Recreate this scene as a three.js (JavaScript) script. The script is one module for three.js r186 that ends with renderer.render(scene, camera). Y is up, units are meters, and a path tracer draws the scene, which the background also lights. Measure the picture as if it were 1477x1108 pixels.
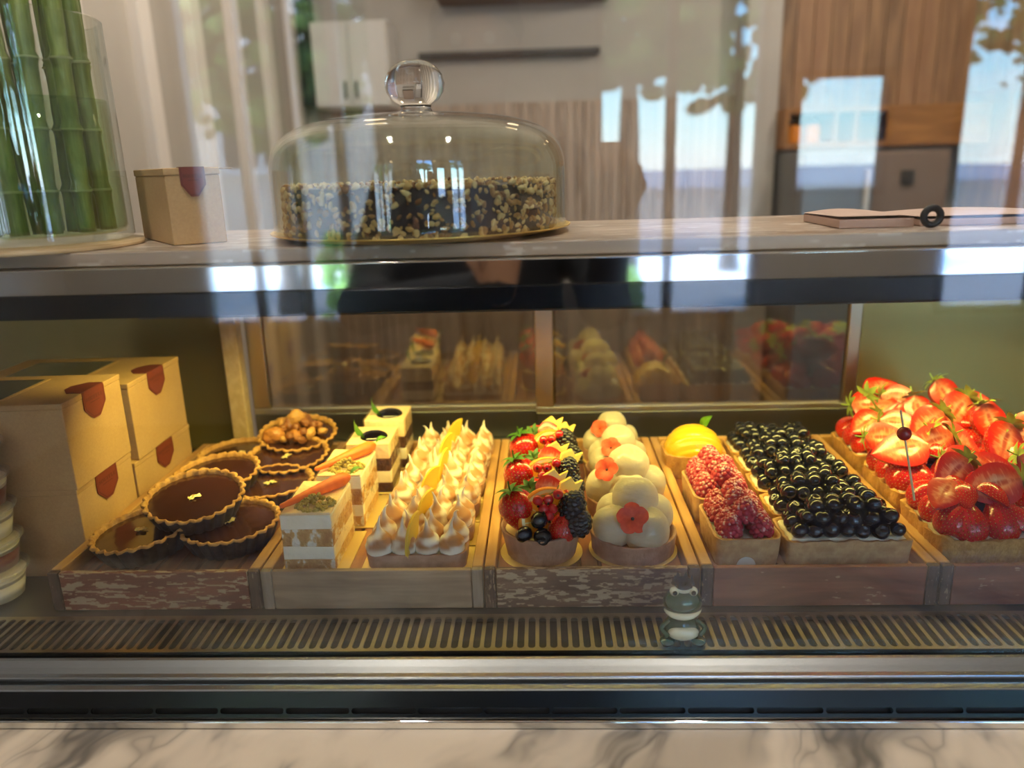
import * as THREE from 'three';
import { RoundedBoxGeometry } from 'three/addons/geometries/RoundedBoxGeometry.js';
import { mergeGeometries } from 'three/addons/utils/BufferGeometryUtils.js';
import { RectAreaLightUniformsLib } from 'three/addons/lights/RectAreaLightUniformsLib.js';
import { MarchingCubes } from 'three/addons/objects/MarchingCubes.js';
import { Sky } from 'three/addons/objects/Sky.js';

// ---------- camera ----------
const V3 = (x, y, z) => new THREE.Vector3(x, y, z);
const FOCAL = 1116, CX = 738.5, CY = 554;                       // pixels of the 1477 x 1108 frame
const EYE = V3(0, 0.407, 0.654);
// world axes in the lens's own right / down / forward directions, from the vanishing points
const axisX = V3(27040, -494, -1116).normalize();
const axisIn = V3(31.5, -314, 1116); axisIn.addScaledVector(axisX, -axisIn.dot(axisX)).normalize();
const axisZ = axisIn.clone().negate();
const axisY = new THREE.Vector3().crossVectors(axisZ, axisX);
const camRight = V3(axisX.x, axisY.x, axisZ.x), camDown = V3(axisX.y, axisY.y, axisZ.y), camFwd = V3(axisX.z, axisY.z, axisZ.z);
const scene = new THREE.Scene();
const camera = new THREE.PerspectiveCamera(2 * Math.atan(CY / FOCAL) * 180 / Math.PI, 1477 / 1108, 0.02, 400);
camera.position.copy(EYE);
camera.quaternion.setFromRotationMatrix(new THREE.Matrix4().makeBasis(camRight, camDown.clone().negate(), camFwd.clone().negate()));
camera.focus = 0.74; camera.userData.fStop = 3.6;
scene.add(camera);
const ray = (px, py) => V3(0, 0, 0).addScaledVector(camRight, px - CX).addScaledVector(camDown, py - CY).addScaledVector(camFwd, FOCAL);
const onY = (px, py, y) => { const d = ray(px, py); return d.multiplyScalar((y - EYE.y) / d.y).add(EYE); };
const onZ = (px, py, z) => { const d = ray(px, py); return d.multiplyScalar((z - EYE.z) / d.z).add(EYE); };

const renderer = new THREE.WebGLRenderer({ antialias: true });
renderer.toneMapping = THREE.LinearToneMapping;
renderer.toneMappingExposure = 1.0;
renderer.shadowMap.enabled = true;
RectAreaLightUniformsLib.init();

// ---------- sky and sun (street outside the shop windows) ----------
const sky = new Sky(); sky.scale.setScalar(3000); sky.name = 'sky';
const sunDir = V3(-0.9, 1.2, -0.22).normalize();
sky.material.uniforms.turbidity.value = 4; sky.material.uniforms.rayleigh.value = 1.6;
sky.material.uniforms.mieCoefficient.value = 0.004; sky.material.uniforms.mieDirectionalG.value = 0.8;
sky.material.uniforms.sunPosition.value.copy(sunDir);
scene.add(sky);
scene.backgroundIntensity = 1.9;
const sun = new THREE.DirectionalLight(new THREE.Color(1, 0.93, 0.82), 8);
sun.position.copy(sunDir).multiplyScalar(30); sun.castShadow = true;
Object.assign(sun.shadow.camera, { left: -20, right: 20, top: 20, bottom: -20, near: 1, far: 80 });
scene.add(sun);

// ---------- helpers ----------
let seed = 7;
const rnd = () => { seed = (seed + 0x6D2B79F5) | 0; let t = Math.imul(seed ^ (seed >>> 15), 1 | seed); t = (t + Math.imul(t ^ (t >>> 7), 61 | t)) ^ t; return ((t ^ (t >>> 14)) >>> 0) / 4294967296; };
const rr = (a, b) => a + (b - a) * rnd();
const pick = a => a[Math.floor(rnd() * a.length)];
const clamp = (x, a = 0, b = 1) => Math.max(a, Math.min(b, x));
const lerp = (a, b, t) => a + (b - a) * t;
const smooth = (a, b, x) => { const t = clamp((x - a) / (b - a)); return t * t * (3 - 2 * t); };
const mix3 = (a, b, t) => [lerp(a[0], b[0], t), lerp(a[1], b[1], t), lerp(a[2], b[2], t)];
const hash = (x, y, s) => { let h = Math.imul(x | 0, 374761393) + Math.imul(y | 0, 668265263) + Math.imul(s | 0, 1274126177); h = Math.imul(h ^ (h >>> 13), 1274126177); return ((h ^ (h >>> 16)) >>> 0) / 4294967296; };
// value noise on the unit square that repeats px times / py times
function vn(u, v, px, py, s) {
  const x = u * px, y = v * py, xi = Math.floor(x), yi = Math.floor(y), fx = x - xi, fy = y - yi;
  const a = fx * fx * (3 - 2 * fx), b = fy * fy * (3 - 2 * fy), m = (k, n) => ((k % n) + n) % n;
  return lerp(lerp(hash(m(xi, px), m(yi, py), s), hash(m(xi + 1, px), m(yi, py), s), a), lerp(hash(m(xi, px), m(yi + 1, py), s), hash(m(xi + 1, px), m(yi + 1, py), s), a), b);
}
const fbm = (u, v, px, py, s, n = 4) => { let r = 0, w = 0.5, t = 0; for (let k = 0; k < n; k++) { r += w * vn(u, v, px << k, py << k, s + k * 17); t += w; w *= 0.5; } return r / t; };
const n3 = (x, y, z, s = 0) => {                                   // 3-D value noise
  const xi = Math.floor(x), yi = Math.floor(y), zi = Math.floor(z), f = t => t * t * (3 - 2 * t), a = f(x - xi), b = f(y - yi), c = f(z - zi);
  const h = (i, j, k) => hash(xi + i + (zi + k) * 57, yi + j, s);
  return lerp(lerp(lerp(h(0, 0, 0), h(1, 0, 0), a), lerp(h(0, 1, 0), h(1, 1, 0), a), b), lerp(lerp(h(0, 0, 1), h(1, 0, 1), a), lerp(h(0, 1, 1), h(1, 1, 1), a), b), c);
};
function tex(w, h, fn, srgb = true) {
  const d = new Uint8Array(w * h * 4);
  for (let j = 0; j < h; j++) for (let i = 0; i < w; i++) {
    const c = fn((i + 0.5) / w, (j + 0.5) / h), o = (j * w + i) * 4, g = typeof c === 'number';
    d[o] = 255 * clamp(g ? c : c[0]); d[o + 1] = 255 * clamp(g ? c : c[1]); d[o + 2] = 255 * clamp(g ? c : c[2]); d[o + 3] = 255;
  }
  const t = new THREE.DataTexture(d, w, h, THREE.RGBAFormat);
  t.wrapS = t.wrapT = THREE.RepeatWrapping; t.magFilter = THREE.LinearFilter; t.minFilter = THREE.LinearMipmapLinearFilter; t.generateMipmaps = true;
  if (srgb) t.colorSpace = THREE.SRGBColorSpace;
  t.needsUpdate = true;
  return t;
}
const hex = c => [(c >> 16 & 255) / 255, (c >> 8 & 255) / 255, (c & 255) / 255];
const std = o => new THREE.MeshStandardMaterial({ roughness: 0.6, metalness: 0, ...o });
const phy = o => new THREE.MeshPhysicalMaterial({ roughness: 0.4, metalness: 0, ...o });

// names, things and parts
const taken = new Map();
function numbered(n) { const k = taken.get(n) ?? 0; taken.set(n, k + 1); return k ? n + '_' + String(k).padStart(3, '0') : n; }
function thing(name, label, category, group, at) {
  const o = new THREE.Group(); o.name = numbered(name); o.userData = { label, category };
  if (group) o.userData.group = group;
  if (at) o.position.copy(at);
  scene.add(o); return o;
}
function part(name, geo, mat, parent, label) { const m = new THREE.Mesh(geo, mat); m.name = name; if (label) m.userData.label = label; parent.add(m); return m; }
function single(name, geo, mat, label, category, group) { const m = new THREE.Mesh(geo, mat); m.name = numbered(name); m.userData = { label, category }; if (group) m.userData.group = group; scene.add(m); return m; }
function struct(name, geo, mat) { const m = new THREE.Mesh(geo, mat); m.name = name; m.userData = { kind: 'structure' }; scene.add(m); return m; }
function copyOf(o, label, group) { const c = o.clone(); c.name = numbered(o.name.replace(/_\d{3}$/, '')); c.userData = { ...o.userData, label: label ?? o.userData.label }; if (group) c.userData.group = group; scene.add(c); return c; }

// geometry: uv in metres / tile, the grain running along one axis
function grain(geo, axis = 'x', tile = 0.25, off = 0) {
  const g = geo.index ? geo.toNonIndexed() : geo, p = g.attributes.position, n = g.attributes.normal, uv = new Float32Array(p.count * 2);
  const A = 'xyz'.indexOf(axis);
  for (let i = 0; i < p.count; i += 3) {
    const nn = [0, 0, 0];
    for (let k = 0; k < 3; k++) { nn[0] += Math.abs(n.getX(i + k)); nn[1] += Math.abs(n.getY(i + k)); nn[2] += Math.abs(n.getZ(i + k)); }
    const D = nn.indexOf(Math.max(...nn));
    for (let k = 0; k < 3; k++) {
      const c = [p.getX(i + k), p.getY(i + k), p.getZ(i + k)];
      const U = D === A ? (A + 1) % 3 : A, W = [0, 1, 2].find(t => t !== D && t !== U);
      uv[(i + k) * 2] = c[U] / tile + off; uv[(i + k) * 2 + 1] = c[W] / tile + off * 1.7;
    }
  }
  g.setAttribute('uv', new THREE.BufferAttribute(uv, 2));
  return g;
}
// box given by its limits
const bx = (x0, x1, y0, y1, z0, z1) => new THREE.BoxGeometry(x1 - x0, y1 - y0, z1 - z0).translate((x0 + x1) / 2, (y0 + y1) / 2, (z0 + z1) / 2);
const rbx = (x0, x1, y0, y1, z0, z1, r = 0.002, s = 2) => new RoundedBoxGeometry(x1 - x0, y1 - y0, z1 - z0, s, r).translate((x0 + x1) / 2, (y0 + y1) / 2, (z0 + z1) / 2);
const lathe = (pts, seg = 48) => new THREE.LatheGeometry(pts.map(p => new THREE.Vector2(p[0], p[1])), seg);
const join = list => mergeGeometries(list.map(g => { const c = g.index ? g.toNonIndexed() : g; for (const k of Object.keys(c.attributes)) if (!['position', 'normal', 'uv'].includes(k)) c.deleteAttribute(k); return c; }));
function grid(fn, nu, nv) {
  const pos = [], uv = [], idx = [];
  for (let j = 0; j <= nv; j++) for (let i = 0; i <= nu; i++) { const p = fn(i / nu, j / nv); pos.push(p[0], p[1], p[2]); uv.push(p[3] ?? i / nu, p[4] ?? j / nv); }
  for (let j = 0; j < nv; j++) for (let i = 0; i < nu; i++) { const a = j * (nu + 1) + i, b = a + 1, c = a + nu + 1, d = c + 1; idx.push(a, b, d, a, d, c); }
  const g = new THREE.BufferGeometry();
  g.setAttribute('position', new THREE.Float32BufferAttribute(pos, 3)); g.setAttribute('uv', new THREE.Float32BufferAttribute(uv, 2)); g.setIndex(idx); g.computeVertexNormals();
  return g;
}
function weld(g, u = true) {                                        // same normals where a closed grid meets itself
  const p = g.attributes.position, n = g.attributes.normal, m = new Map();
  for (let i = 0; i < p.count; i++) { const k = [p.getX(i), p.getY(i), p.getZ(i)].map(t => Math.round(t * 2e5)).join(); (m.get(k) ?? m.set(k, []).get(k)).push(i); }
  for (const l of m.values()) if (l.length > 1) { const v = V3(0, 0, 0); for (const i of l) v.add(V3(n.getX(i), n.getY(i), n.getZ(i))); v.normalize(); for (const i of l) n.setXYZ(i, v.x, v.y, v.z); }
  return g;
}
// point on a rounded rectangle, t in 0..1 (counter-clockwise seen from above)
function rrect(t, w, d, r) {
  r = Math.min(r, w / 2 - 1e-5, d / 2 - 1e-5);
  const a = w - 2 * r, b = d - 2 * r, q = Math.PI * r / 2, P = 2 * (a + b) + 4 * q; let s = t * P;
  const segs = [[b, s => [w / 2, b / 2 - s]], [q, s => { const k = s / r; return [a / 2 + r * Math.cos(k), -b / 2 - r * Math.sin(k)]; }], [a, s => [a / 2 - s, -d / 2]], [q, s => { const k = s / r; return [-a / 2 - r * Math.sin(k), -b / 2 - r * Math.cos(k)]; }],
    [b, s => [-w / 2, -b / 2 + s]], [q, s => { const k = s / r; return [-a / 2 - r * Math.cos(k), b / 2 + r * Math.sin(k)]; }], [a, s => [-a / 2 + s, d / 2]], [q, s => { const k = s / r; return [a / 2 + r * Math.sin(k), b / 2 + r * Math.cos(k)]; }]];
  for (const [l, f] of segs) { if (s <= l + 1e-9) return f(s); s -= l; }
  return [w / 2, b / 2];
}
// a ring or cup swept round a rounded rectangle: profile of [inset, y], rough = unevenness
function ringed(w, d, r, prof, seg = 72, rough = 0, sd = 1) {
  const g = grid((u, v) => {
    const k = Math.round(v * (prof.length - 1)), [ins, y, ro = 1] = prof[k];
    const ww = Math.max(w - 2 * ins, 1e-4), dd = Math.max(d - 2 * ins, 1e-4), [x, z] = rrect(u % 1, ww, dd, Math.max(r - ins, 0.0005));
    const e = rough * ro * (n3(x * 260, y * 260, z * 260, sd) - 0.5), e2 = rough * ro * (n3(x * 160 + 9, 3, z * 160, sd + 5) - 0.5);
    const l = Math.hypot(x, z) || 1;
    return [x + x / l * e, y + (y > 0.004 ? e2 : 0), z + z / l * e, (u * 2 * (w + d)) / 0.06, y / 0.06 + ins / 0.06];
  }, seg, prof.length - 1);
  return weld(g);
}
function fluted(prof, n, seg) {                                     // profile of [radius, y, depth of flute]
  return weld(grid((u, v) => {
    const [r, y, f = 0] = prof[Math.round(v * (prof.length - 1))], a = u * Math.PI * 2, R = r * (1 + f * (Math.abs(Math.cos(n * a / 2)) - 0.6));
    return [R * Math.sin(a), y, R * Math.cos(a), u * 6, y * 20];
  }, seg, prof.length - 1));
}
function lumpy(geo, amp, freq, sd = 1) {
  const p = geo.attributes.position, n = geo.attributes.normal;
  for (let i = 0; i < p.count; i++) { const e = amp * (n3(p.getX(i) * freq, p.getY(i) * freq, p.getZ(i) * freq, sd) - 0.5) * 2; p.setXYZ(i, p.getX(i) + n.getX(i) * e, p.getY(i) + n.getY(i) * e, p.getZ(i) + n.getZ(i) * e); }
  geo.computeVertexNormals(); return weld(geo);
}
const ball = (r, a = 20, b = 14) => new THREE.SphereGeometry(r, a, b);
function tube(pts, r, seg = 12, rad = 6) { return new THREE.TubeGeometry(new THREE.CatmullRomCurve3(pts.map(p => V3(...p))), seg, r, rad); }
function place(o, x, y, z, rx = 0, ry = 0, rz = 0, s = 1) { o.position.set(x, y, z); o.rotation.set(rx, ry, rz); o.scale.setScalar(s); return o; }
// a leaf blade along +x, arched
const leafGeo = (L, W, arch = 0.25, fold = 0.3, tip = 1) => grid((u, v) => { const w = W * Math.pow(Math.sin(Math.PI * Math.pow(u, 0.8)), tip) * (v - 0.5), k = Math.abs(v - 0.5) * 2; return [u * L, arch * L * Math.sin(u * Math.PI * 0.9) + fold * Math.abs(w) + 0.0001 * k, w]; }, 10, 4);

// ---------- materials ----------
function woodTex(a, b, sd, { streak = 26, worn = 0, wornCol = [0.8, 0.76, 0.68], w = 512, h = 256, fine = 0.35 } = {}) {
  return tex(w, h, (u, v) => {
    const warp = fbm(u, v, 2, 4, sd + 3, 3) * 0.12, g = fbm(u, v + warp, 3, streak, sd, 4), f = vn(u, v, 6, 128, sd + 40) * fine;
    let c = mix3(a, b, clamp((g - 0.28) * 1.9 + f - fine / 2));
    if (worn) { const k = fbm(u, v + warp * 0.3, 22, 104, sd + 60, 3) * 0.7 + fbm(u, v, 5, 9, sd + 80, 3) * 0.3; c = mix3(c, wornCol, smooth(1 - worn, 1 - worn + 0.05, k) * 0.8); }
    return c;
  });
}
const speck = (a, b, px, sd, pw = 1, n = 4, size = 256) => tex(size, size, (u, v) => mix3(a, b, Math.pow(fbm(u, v, px, px, sd, n), pw)));
const bumpN = (px, sd, n = 4, size = 256) => tex(size, size, (u, v) => fbm(u, v, px, px, sd, n), false);
const B = { fine: bumpN(24, 5), mid: bumpN(10, 9), pore: bumpN(32, 21, 3), brush: tex(512, 256, (u, v) => fbm(u, v, 2, 120, 31, 3), false) };
const M = {
  plaster: std({ map: speck([0.74, 0.71, 0.665], [0.79, 0.76, 0.715], 5, 2), roughness: 0.9 }),
  batten: std({ color: 0xf1e9e0, roughness: 0.7 }),
  ceiling: std({ color: 0xd9d2c6, roughness: 0.9 }),
  floor: std({ map: woodTex([0.42, 0.34, 0.27], [0.55, 0.45, 0.36], 4), roughness: 0.55 }),
  panel: [0, 1, 2].map(k => std({ map: woodTex([0.64 + k * .07, 0.55 + k * .07, 0.47 + k * .07], [0.80, 0.72, 0.64], 11 + k * 7), roughness: 0.65 })),
  slatWood: [0, 1, 2].map(k => std({ map: woodTex([0.52 + k * .06, 0.39 + k * .04, 0.27 + k * .03], [0.72, 0.56, 0.40], 41 + k * 5), roughness: 0.6 })),
  shelfWood: std({ map: woodTex([0.58, 0.38, 0.18], [0.74, 0.51, 0.26], 71), roughness: 0.55 }),
  whitePaint: std({ color: 0xe4e1da, roughness: 0.5 }),
  darkPaint: std({ color: 0x3a3631, roughness: 0.5 }),
  greyMetal: std({ color: 0x8d9093, roughness: 0.45, metalness: 0.5 }),
  taupe: std({ color: 0x8a7464, roughness: 0.6 }),
  steel: std({ color: new THREE.Color(0.55, 0.54, 0.52), metalness: 1, roughness: 0.32, bumpMap: B.brush, bumpScale: 0.00008 }),
  steelDark: std({ color: new THREE.Color(0.20, 0.205, 0.21), metalness: 1, roughness: 0.36, bumpMap: B.brush, bumpScale: 0.00006 }),
  mirrorSteel: std({ color: new THREE.Color(0.80, 0.81, 0.80), metalness: 1, roughness: 0.045 }),
  rimSteel: std({ color: new THREE.Color(0.50, 0.52, 0.54), metalness: 1, roughness: 0.26, bumpMap: B.brush, bumpScale: 0.00005 }),
  brassy: std({ color: new THREE.Color(0.46, 0.40, 0.30), metalness: 1, roughness: 0.3 }),
  bronzePanel: std({ color: new THREE.Color(0.42, 0.34, 0.12), metalness: 0.7, roughness: 0.24 }),
  blackGloss: std({ color: 0x0c0e11, roughness: 0.22 }),
  blackMatt: std({ color: 0x08090b, roughness: 0.5 }),
  glass: phy({ color: 0xffffff, transmission: 1, thickness: 0, roughness: 0, ior: 1.5 }),
  domeGlass: phy({ color: 0xfafdf9, transmission: 1, thickness: 0, roughness: 0, ior: 1.7 }),
  solidGlass: phy({ color: 0xffffff, transmission: 1, thickness: 0.05, roughness: 0, ior: 1.5 }),
  doorGlass: phy({ color: 0xe0dacb, transmission: 1, thickness: 0, roughness: 0, ior: 1.9 }),
  film: phy({ color: 0xfffaf0, transmission: 1, thickness: 0, roughness: 0.02, ior: 1.5, bumpMap: B.mid, bumpScale: 0.0012 }),
  cupPlastic: phy({ color: 0xffffff, transmission: 0.9, thickness: 0, roughness: 0.15, ior: 1.45 }),
  marble: std({
    roughness: 0.28,
    map: tex(1024, 512, (u, v) => {
      const w1 = fbm(u, v, 4, 4, 51, 4) - 0.5, w2 = fbm(u, v, 4, 4, 77, 4) - 0.5, a = u + w1 * 0.22 - v * 0.0, b = v + w2 * 0.25 + u;
      const r1 = Math.pow(1 - Math.abs(2 * fbm(a, b, 5, 6, 91, 5) - 1), 9), r2 = Math.pow(1 - Math.abs(2 * fbm(a, b, 11, 10, 23, 4) - 1), 12), m = smooth(0.36, 0.62, fbm(u, v, 6, 5, 29, 3));
      let c = mix3([0.84, 0.77, 0.69], [0.68, 0.62, 0.55], smooth(0.42, 0.7, fbm(a, b, 6, 5, 37, 5)) * 0.8); c = mix3(c, [0.42, 0.39, 0.36], clamp(r1 * m * 1.1)); return mix3(c, [0.50, 0.46, 0.42], clamp(r2 * m * 0.6));
    })
  }),
  kraft: std({ map: tex(256, 256, (u, v) => mix3([0.72, 0.575, 0.39], [0.80, 0.655, 0.46], clamp(fbm(u, v, 4, 4, 3) * 0.5 + vn(u, v, 96, 96, 8) * 0.45))), roughness: 0.8 }),
  tag: std({ color: 0x6e3026, roughness: 0.5 }),
  whitewash: std({ map: woodTex([0.62, 0.54, 0.46], [0.78, 0.70, 0.62], 131, { worn: 0.42, wornCol: [0.86, 0.82, 0.77] }), roughness: 0.28 }),
  lightBoard: std({ map: woodTex([0.78, 0.66, 0.48], [0.86, 0.76, 0.60], 151), roughness: 0.35 }),
  trayWood: [0, 1, 2].map(k => std({ map: woodTex([0.66 + .03 * k, 0.49 + .02 * k, 0.30], [0.80, 0.63, 0.41], 161 + k * 9), roughness: 0.5, bumpMap: B.brush, bumpScale: 0.0002 })),
  slat: [0, 1, 2].map(k => std({ map: woodTex([0.34 + .12 * k, 0.17 + .09 * k, 0.10 + .06 * k], [0.48 + .12 * k, 0.27 + .12 * k, 0.17 + .08 * k], 191 + k * 9), roughness: 0.5 })),
  frontWornRed: std({ map: woodTex([0.38, 0.17, 0.10], [0.52, 0.27, 0.16], 211, { worn: 0.45, wornCol: [0.72, 0.66, 0.55] }), roughness: 0.6, bumpMap: B.brush, bumpScale: 0.0004 }),
  frontPale: std({ map: woodTex([0.52, 0.43, 0.34], [0.65, 0.55, 0.44], 223, { streak: 40 }), roughness: 0.6, bumpMap: B.brush, bumpScale: 0.0003 }),
  frontWornBrown: std({ map: woodTex([0.33, 0.22, 0.16], [0.47, 0.34, 0.25], 237, { worn: 0.49, wornCol: [0.74, 0.66, 0.55] }), roughness: 0.6, bumpMap: B.brush, bumpScale: 0.0004 }),
  frontRed: std({ map: woodTex([0.40, 0.19, 0.12], [0.52, 0.29, 0.20], 251, { worn: 0.27, wornCol: [0.68, 0.55, 0.46] }), roughness: 0.55, bumpMap: B.brush, bumpScale: 0.0002 }),
  endDark: std({ map: woodTex([0.20, 0.13, 0.10], [0.33, 0.23, 0.18], 263, { worn: 0.35, wornCol: [0.6, 0.52, 0.42] }), roughness: 0.65 }),
  endPale: std({ map: woodTex([0.48, 0.42, 0.36], [0.60, 0.54, 0.47], 271, { streak: 50 }), roughness: 0.65 }),
  gold: std({ color: new THREE.Color(0.95, 0.70, 0.22), metalness: 1, roughness: 0.33 }),
  goldCard: std({ color: new THREE.Color(0.86, 0.66, 0.24), metalness: 0.6, roughness: 0.35 }),
  crust: std({ map: speck([0.66, 0.48, 0.31], [0.86, 0.71, 0.52], 9, 301, 1, 5), roughness: 0.75, bumpMap: B.fine, bumpScale: 0.0006 }),
  crustGold: std({ map: speck([0.62, 0.42, 0.20], [0.88, 0.70, 0.42], 12, 311, 1, 5), roughness: 0.75, bumpMap: B.fine, bumpScale: 0.0009 }),
  crustPink: std({ map: speck([0.62, 0.46, 0.36], [0.76, 0.60, 0.50], 10, 321, 1, 5), roughness: 0.7, bumpMap: B.fine, bumpScale: 0.0004 }),
  cocoaShell: std({ map: speck([0.21, 0.17, 0.14], [0.34, 0.29, 0.25], 8, 331), roughness: 0.6, bumpMap: B.fine, bumpScale: 0.0003 }),
  ganache: phy({ map: speck([0.22, 0.115, 0.08], [0.27, 0.15, 0.105], 3, 341, 1, 3), roughness: 0.16, clearcoat: 0.4, clearcoatRoughness: 0.1 }),
  goldLeaf: std({ color: new THREE.Color(0.95, 0.78, 0.36), metalness: 0.45, roughness: 0.4, side: THREE.DoubleSide }),
  custard: std({ color: 0xf3e0a8, roughness: 0.45 }),
  cream: std({ map: speck([0.93, 0.89, 0.79], [0.98, 0.95, 0.87], 5, 361), roughness: 0.5, bumpMap: B.mid, bumpScale: 0.0008 }),
  creamTop: std({ map: speck([0.94, 0.81, 0.60], [0.97, 0.88, 0.70], 5, 365), roughness: 0.4, bumpMap: B.mid, bumpScale: 0.0015 }),
  sponge: std({ map: tex(256, 256, (u, v) => { const k = fbm(u, v, 9, 7, 371, 5); return k > 0.56 ? mix3([0.93, 0.90, 0.84], [0.85, 0.72, 0.52], smooth(0.66, 0.56, k)) : mix3([0.66, 0.46, 0.26], [0.83, 0.66, 0.42], k * 1.7); }), roughness: 0.85, bumpMap: B.pore, bumpScale: 0.0016 }),
  darkSponge: std({ map: speck([0.22, 0.12, 0.08], [0.40, 0.24, 0.16], 14, 381), roughness: 0.85, bumpMap: B.pore, bumpScale: 0.0014 }),
  carrot: phy({ map: woodTex([0.93, 0.42, 0.14], [0.97, 0.52, 0.22], 391, { streak: 8 }), roughness: 0.42 }),
  crumble: std({ map: speck([0.52, 0.45, 0.18], [0.92, 0.82, 0.46], 16, 401), roughness: 0.9 }),
  leaf: std({ map: speck([0.25, 0.46, 0.10], [0.44, 0.66, 0.18], 4, 411), roughness: 0.45, side: THREE.DoubleSide }),
  calyx: std({ color: 0x3f6a22, roughness: 0.55, side: THREE.DoubleSide }),
  calyxPale: std({ color: 0x93a94c, roughness: 0.55, side: THREE.DoubleSide }),
  jelly: phy({ color: 0x0e0a12, roughness: 0.06, clearcoat: 1 }),
  lemonSlice: phy({ map: tex(256, 128, (u, v) => mix3([0.97, 0.80, 0.16], [0.99, 0.90, 0.42], fbm(u, v, 20, 3, 421, 3))), roughness: 0.35, transmission: 0.25, thickness: 0, side: THREE.DoubleSide }),
  lemonGlaze: phy({ map: speck([0.88, 0.66, 0.10], [0.92, 0.74, 0.20], 5, 431), roughness: 0.18, clearcoat: 0.5 }),
  blueberry: phy({ map: speck([0.045, 0.05, 0.085], [0.15, 0.16, 0.23], 6, 441, 1.3), roughness: 0.2, clearcoat: 0.7, clearcoatRoughness: 0.08 }),
  raspberry: phy({ vertexColors: true, roughness: 0.5 }),
  blackberry: phy({ color: 0x0c0911, roughness: 0.22, clearcoat: 0.5 }),
  currant: phy({ color: 0xc3161c, roughness: 0.08, clearcoat: 1 }),
  stemGreen: std({ color: 0x6b7a2a, roughness: 0.6 }),
  lychee: phy({ map: speck([0.83, 0.78, 0.68], [0.90, 0.86, 0.77], 3, 451), roughness: 0.95, transmission: 0.42, thickness: 0, clearcoat: 0.8, clearcoatRoughness: 0.12, bumpMap: B.mid, bumpScale: 0.0010 }),
  petal: std({ map: speck([0.80, 0.22, 0.10], [0.90, 0.38, 0.20], 4, 461), roughness: 0.55, side: THREE.DoubleSide }),
  petalCore: std({ color: 0x2b1712, roughness: 0.7 }),
  orangeRind: phy({ color: 0xf08f1c, roughness: 0.4 }),
  orangeFlesh: phy({ map: tex(256, 256, (u, v) => { const x = u - .5, y = v - .5, r = Math.hypot(x, y) * 2, a = Math.atan2(y, x), s = Math.abs(((a / (Math.PI * 2) * 10) % 1 + 1) % 1 - 0.5) * 2; let c = mix3([0.96, 0.58, 0.12], [0.99, 0.74, 0.28], fbm(u, v, 18, 18, 471, 3)); if (s > 0.9 || r < 0.14) c = [0.98, 0.86, 0.58]; if (r > 0.88) c = [0.99, 0.90, 0.66]; return c; }), roughness: 0.28, clearcoat: 0.5 }),
  pineapple: std({ map: woodTex([0.96, 0.78, 0.28], [0.99, 0.88, 0.48], 481, { streak: 14 }), roughness: 0.35 }),
  strawberry: phy({
    map: tex(512, 512, (u, v) => {
      const n = 14, gx = u * n, gy = v * n + (Math.floor(gx) % 2) * 0.5, fx = gx - Math.floor(gx) - 0.5, fy = gy - Math.floor(gy) - 0.5, d = Math.hypot(fx * 1.5, fy);
      let c = mix3([0.72, 0.06, 0.05], [0.84, 0.14, 0.09], fbm(u, v, 6, 6, 491, 3)); if (d < 0.17) c = [0.90, 0.66, 0.30]; else if (d < 0.28) c = mix3(c, [0.55, 0.03, 0.03], 0.5); return c;
    }), roughness: 0.24, clearcoat: 0.6, clearcoatRoughness: 0.12,
    bumpMap: tex(512, 512, (u, v) => { const n = 14, gx = u * n, gy = v * n + (Math.floor(gx) % 2) * 0.5, fx = gx - Math.floor(gx) - 0.5, fy = gy - Math.floor(gy) - 0.5, d = Math.hypot(fx * 1.5, fy); return smooth(0.1, 0.32, d); }, false), bumpScale: 0.0012
  }),
  strawCut: phy({
    map: tex(256, 256, (u, v) => {
      const t = Math.abs(v - 0.5) * 2, core = smooth(0.52, 0.16, Math.hypot(t * 1.1, (u - 0.38) * 1.5)), ray = vn(u, t, 60, 4, 501);
      let c = mix3([0.84, 0.42, 0.27], [0.70, 0.16, 0.09], smooth(0.15, 0.8, t) * 0.8 + ray * 0.4 - 0.1); c = mix3(c, [0.90, 0.68, 0.50], core * 0.85); c = mix3(c, [0.66, 0.20, 0.12], smooth(0.20, 0.05, Math.hypot(t, (u - 0.40) * 0.45)) * 0.75); c = mix3(c, [0.95, 0.78, 0.62], smooth(0.55, 0.75, vn(u, t, 34, 3, 507)) * 0.35 * smooth(0.9, 0.6, t));
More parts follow.
